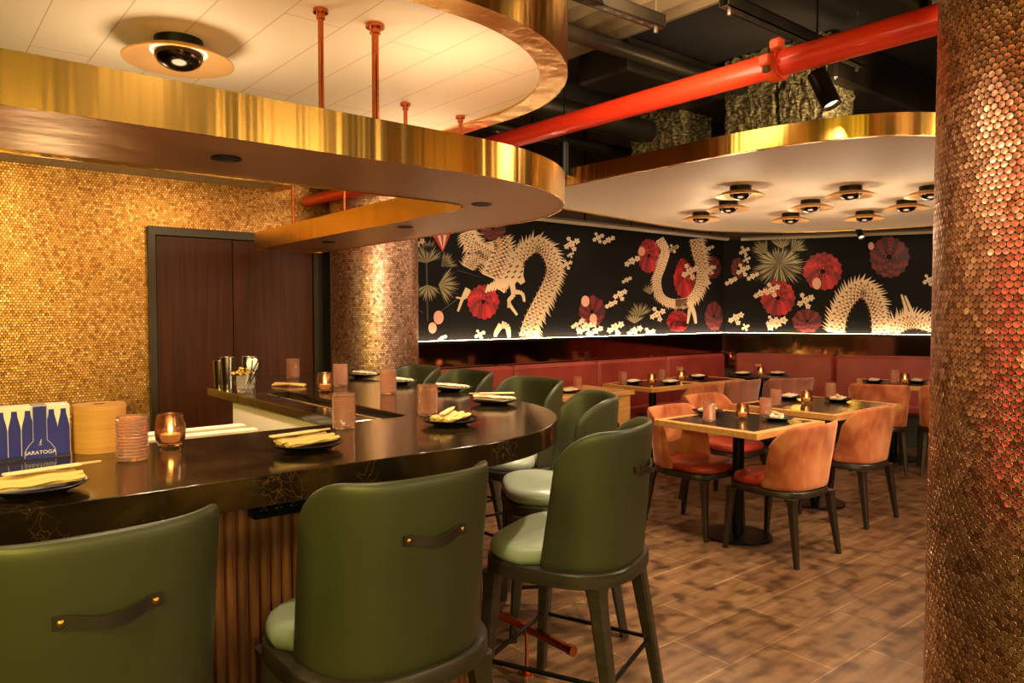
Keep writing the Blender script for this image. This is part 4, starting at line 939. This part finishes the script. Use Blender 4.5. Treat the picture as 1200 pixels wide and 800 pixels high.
for k in range(60):
    a = random.random()*2*PI; r = random.random()**.5*.06; zz = .095+random.random()*.05*(1-r/.07); q = random.uniform(.005, .010)
    b.lathe([(.0005, -q*.6), (q, 0), (.0005, q*.6)], (px_-.01+r*math.cos(a), py_+r*math.sin(a), TOPB+zz), 6)
tag(b.obj('flower_garnish', m_herb), 'loose yellow flowers in the cut glass jar', 'flowers', kind='stuff')
for k, (dx, dy, l) in enumerate([(.02, -.04, 'left pale spoon paddle standing in the garnish jar'), (.045, -.06, 'right pale spoon paddle standing in the garnish jar')]):
    b = MB(); b.tube((0, 0, .012), (dx*.6, dy*.6, .11), .003, n=8); b.lathe([(.001, -.035), (.014, -.02), (.019, .005), (.013, .028), (.001, .036)], (dx*.8, dy*.8, .145), 14); tag(b.obj('serving_spoon', m_boxw, loc=(px_, py_, TOPB)), l, 'spoon', 'pale spoons in the jar')
for k, (dx, dy) in enumerate([(.035, -.10), (.060, -.10), (.005, -.10)]):
    b = MB(); b.tube((.012*(k-1), -.02, .012), (dx, dy, .17), .003, n=8); tag(b.obj('drinking_straw', m_straw, loc=(px_, py_, TOPB)), 'thin black straw leaning out of the garnish jar', 'straw', 'black straws in the jar')
p = Vector((1.68, 4.05, 0)); b = MB()
for k in range(4): b.path([(-.10, .01*k-.015, .006+.003*k), (0, .008*k-.01, .014), (.10, .006*k-.01, .006+.002*k)], .008, 8, sy=.7)
o = b.obj('tongs_bundle', m_chop, loc=(p.x+.03, p.y, TOPB)); o.rotation_euler.z = math.radians(-55); tag(o, 'bundle of pale wooden picks lying right of the garnish jar', 'wooden picks')

# ------------------------------------------------------------------ lights
WARM = (1, .62, .32); WARM2 = (1, .72, .45)
def light(kind, loc, energy, col=WARM, size=.1, aim=None, **k):
    ld = bpy.data.lights.new('lamp', kind); ld.energy = energy; ld.color = col
    if kind == 'AREA': ld.size = size
    else: ld.shadow_soft_size = size
    for a, v in k.items(): setattr(ld, a, v)
    o = bpy.data.objects.new('light', ld); COL.objects.link(o); o.location = loc
    if aim is not None: o.rotation_euler = (Vector(aim)-Vector(loc)).to_track_quat('-Z', 'Y').to_euler()
    return o
light('POINT', (.78, 2.76, 2.10), 9, WARM2, .12)
light('AREA', (1.6, 2.25, 2.06), 3.6, WARM2, .45, (1.65, 2.3, 2.45))
light('AREA', (2.1, 3.3, 2.06), 2.5, WARM2, .4, (2.1, 3.3, 2.45))
for (x, y), l in dl: light('POINT', (x, y, 2.12), 4.8, WARM2, .10)
for (x, y, e) in [(.735, 2.164, 14), (1.84, 2.415, 22), (2.02, 3.3, 18), (2.08, 4.3, 18), (-.2, 2.16, 12)]:
    light('SPOT', (x, y, 1.925), e, WARM2, .03, (x, y, 0), spot_size=math.radians(110), spot_blend=.6)
for loc, aim, e in [((2.95, 1.9, 3.2), (2.35, 2.3, .7), 190), ((3.3, 3.3, 3.1), (2.75, 3.3, .7), 220), ((2.0, 2.1, 1.925), (1.8, 2.0, .6), 26), ((.7, 1.2, 2.9), (.7, 1.85, .6), 80), ((3.4, .9, 3.3), (3.9, 1.7, 0), 240), ((4.6, 1.9, 2.38), (4.4, 2.8, .5), 60), ((-.3, 1.2, 2.9), (.2, 1.85, .6), 40)]:
    light('SPOT', loc, e, WARM2, .05, aim, spot_size=math.radians(75), spot_blend=.7)
light('SPOT', (3.845, 4.035, 2.50), 60, WARM2, .04, (3.845, 4.035, 0), spot_size=math.radians(70), spot_blend=.6)
light('SPOT', (3.86, 1.97, 2.55), 90, WARM2, .04, (4.6, 3.0, .6), spot_size=math.radians(70), spot_blend=.6)
for x in (-.6, .5, 1.6): light('SPOT', (x, 4.6, 2.40), 22, (1, .70, .34), .08, (x, 5.6, 1.0), spot_size=math.radians(130), spot_blend=.8)
light('POINT', (.6, 4.3, 1.75), 7, (1, .74, .36), .15)
light('SPOT', (2.3, 3.6, 1.9), 60, WARM2, .05, (2.95, 5.2, 1.3), spot_size=math.radians(60), spot_blend=.6)
light('SPOT', (1.0, 3.4, 1.90), 55, WARM2, .05, (1.34, 3.4, .85), spot_size=math.radians(100), spot_blend=.6)
for s_ in (4.2, 5.6, 7.0): light('SPOT', (s_, 4.9, 2.38), 7, WARM2, .04, (s_, 5.6, 1.6), spot_size=math.radians(110), spot_blend=.8)
for s_ in (.8, 2.2): p = C0+RD*s_+RN*.75; light('SPOT', (p.x, p.y, 2.38), 7, WARM2, .04, tuple(C0+RD*s_+Vector((0, 0, 1.6))), spot_size=math.radians(110), spot_blend=.8)
for s_ in (4.4, 5.8, 7.2): light('SPOT', (s_, 4.7, 2.40), 30, WARM2, .04, (s_+.2, 5.4, .8), spot_size=math.radians(80), spot_blend=.6)
# area lights added out of view for warm fill and yellow brass streaks
light('AREA', (-1.35, .5, 2.05), 30, (1, .80, .16), .30, (.3, 2, 2.0))
light('AREA', (-1.3, -1.0, 2.0), 42, (1, .80, .12), .35, (.5, 2, 2.0))
light('AREA', (-.7, -2.2, 1.9), 28, (1, .80, .20), .35, (.6, 2, 2.0))
light('AREA', (.6, -2.3, 1.6), 18, (1, .72, .30), .5, (1, 2, 1.8))
light('AREA', (2.6, -2.3, 2.0), 26, WARM2, .6, (2, 3, 1.4))
light('AREA', (4.6, -1.8, 2.4), 36, WARM2, .6, (3.6, 3, 1.6))
light('AREA', (5.5, -.5, 3.2), 110, WARM2, 1.0, (5.5, 1.0, 0))
light('SPOT', (-1.45, 2.75, 1.72), 70, (1, .01, .05), .10, (2.3, .8, 1.75), spot_size=math.radians(26), spot_blend=.5)
light('SPOT', (1.6, -1.0, 2.5), 70, WARM2, .08, (2.35, .3, 1.4), spot_size=math.radians(60), spot_blend=.8)  # added wash to brighten the right column, no fixture there
light('SPOT', (1.5, 1.6, 2.38), 30, WARM2, .05, (2.3, .8, 1.2), spot_size=math.radians(70), spot_blend=.8)
light('AREA', (3.0, 2.6, 3.0), 26, WARM2, 1.0, (3.6, 3.2, 3.45))
light('SPOT', (4.8, 2.2, 2.62), 60, WARM2, .1, (5.0, 3.6, 3.2), spot_size=math.radians(120), spot_blend=.8)
w = bpy.data.worlds.new('world'); sc.world = w; w.use_nodes = True
w.node_tree.nodes['Background'].inputs[0].default_value = (1, .7, .45, 1); w.node_tree.nodes['Background'].inputs[1].default_value = .05
sc.view_settings.view_transform = 'Standard'; sc.view_settings.look = 'None'; sc.view_settings.gamma = 1; sc.view_settings.use_curve_mapping = False
sc.view_settings.exposure = 0.3
# a prototype that was never placed would sit at the origin
for pr_ in (dish, stool, ch1, ch2, plate, nap_t, nap_w, slv, tumb, cand):
    assert pr_.name in USED, pr_.name
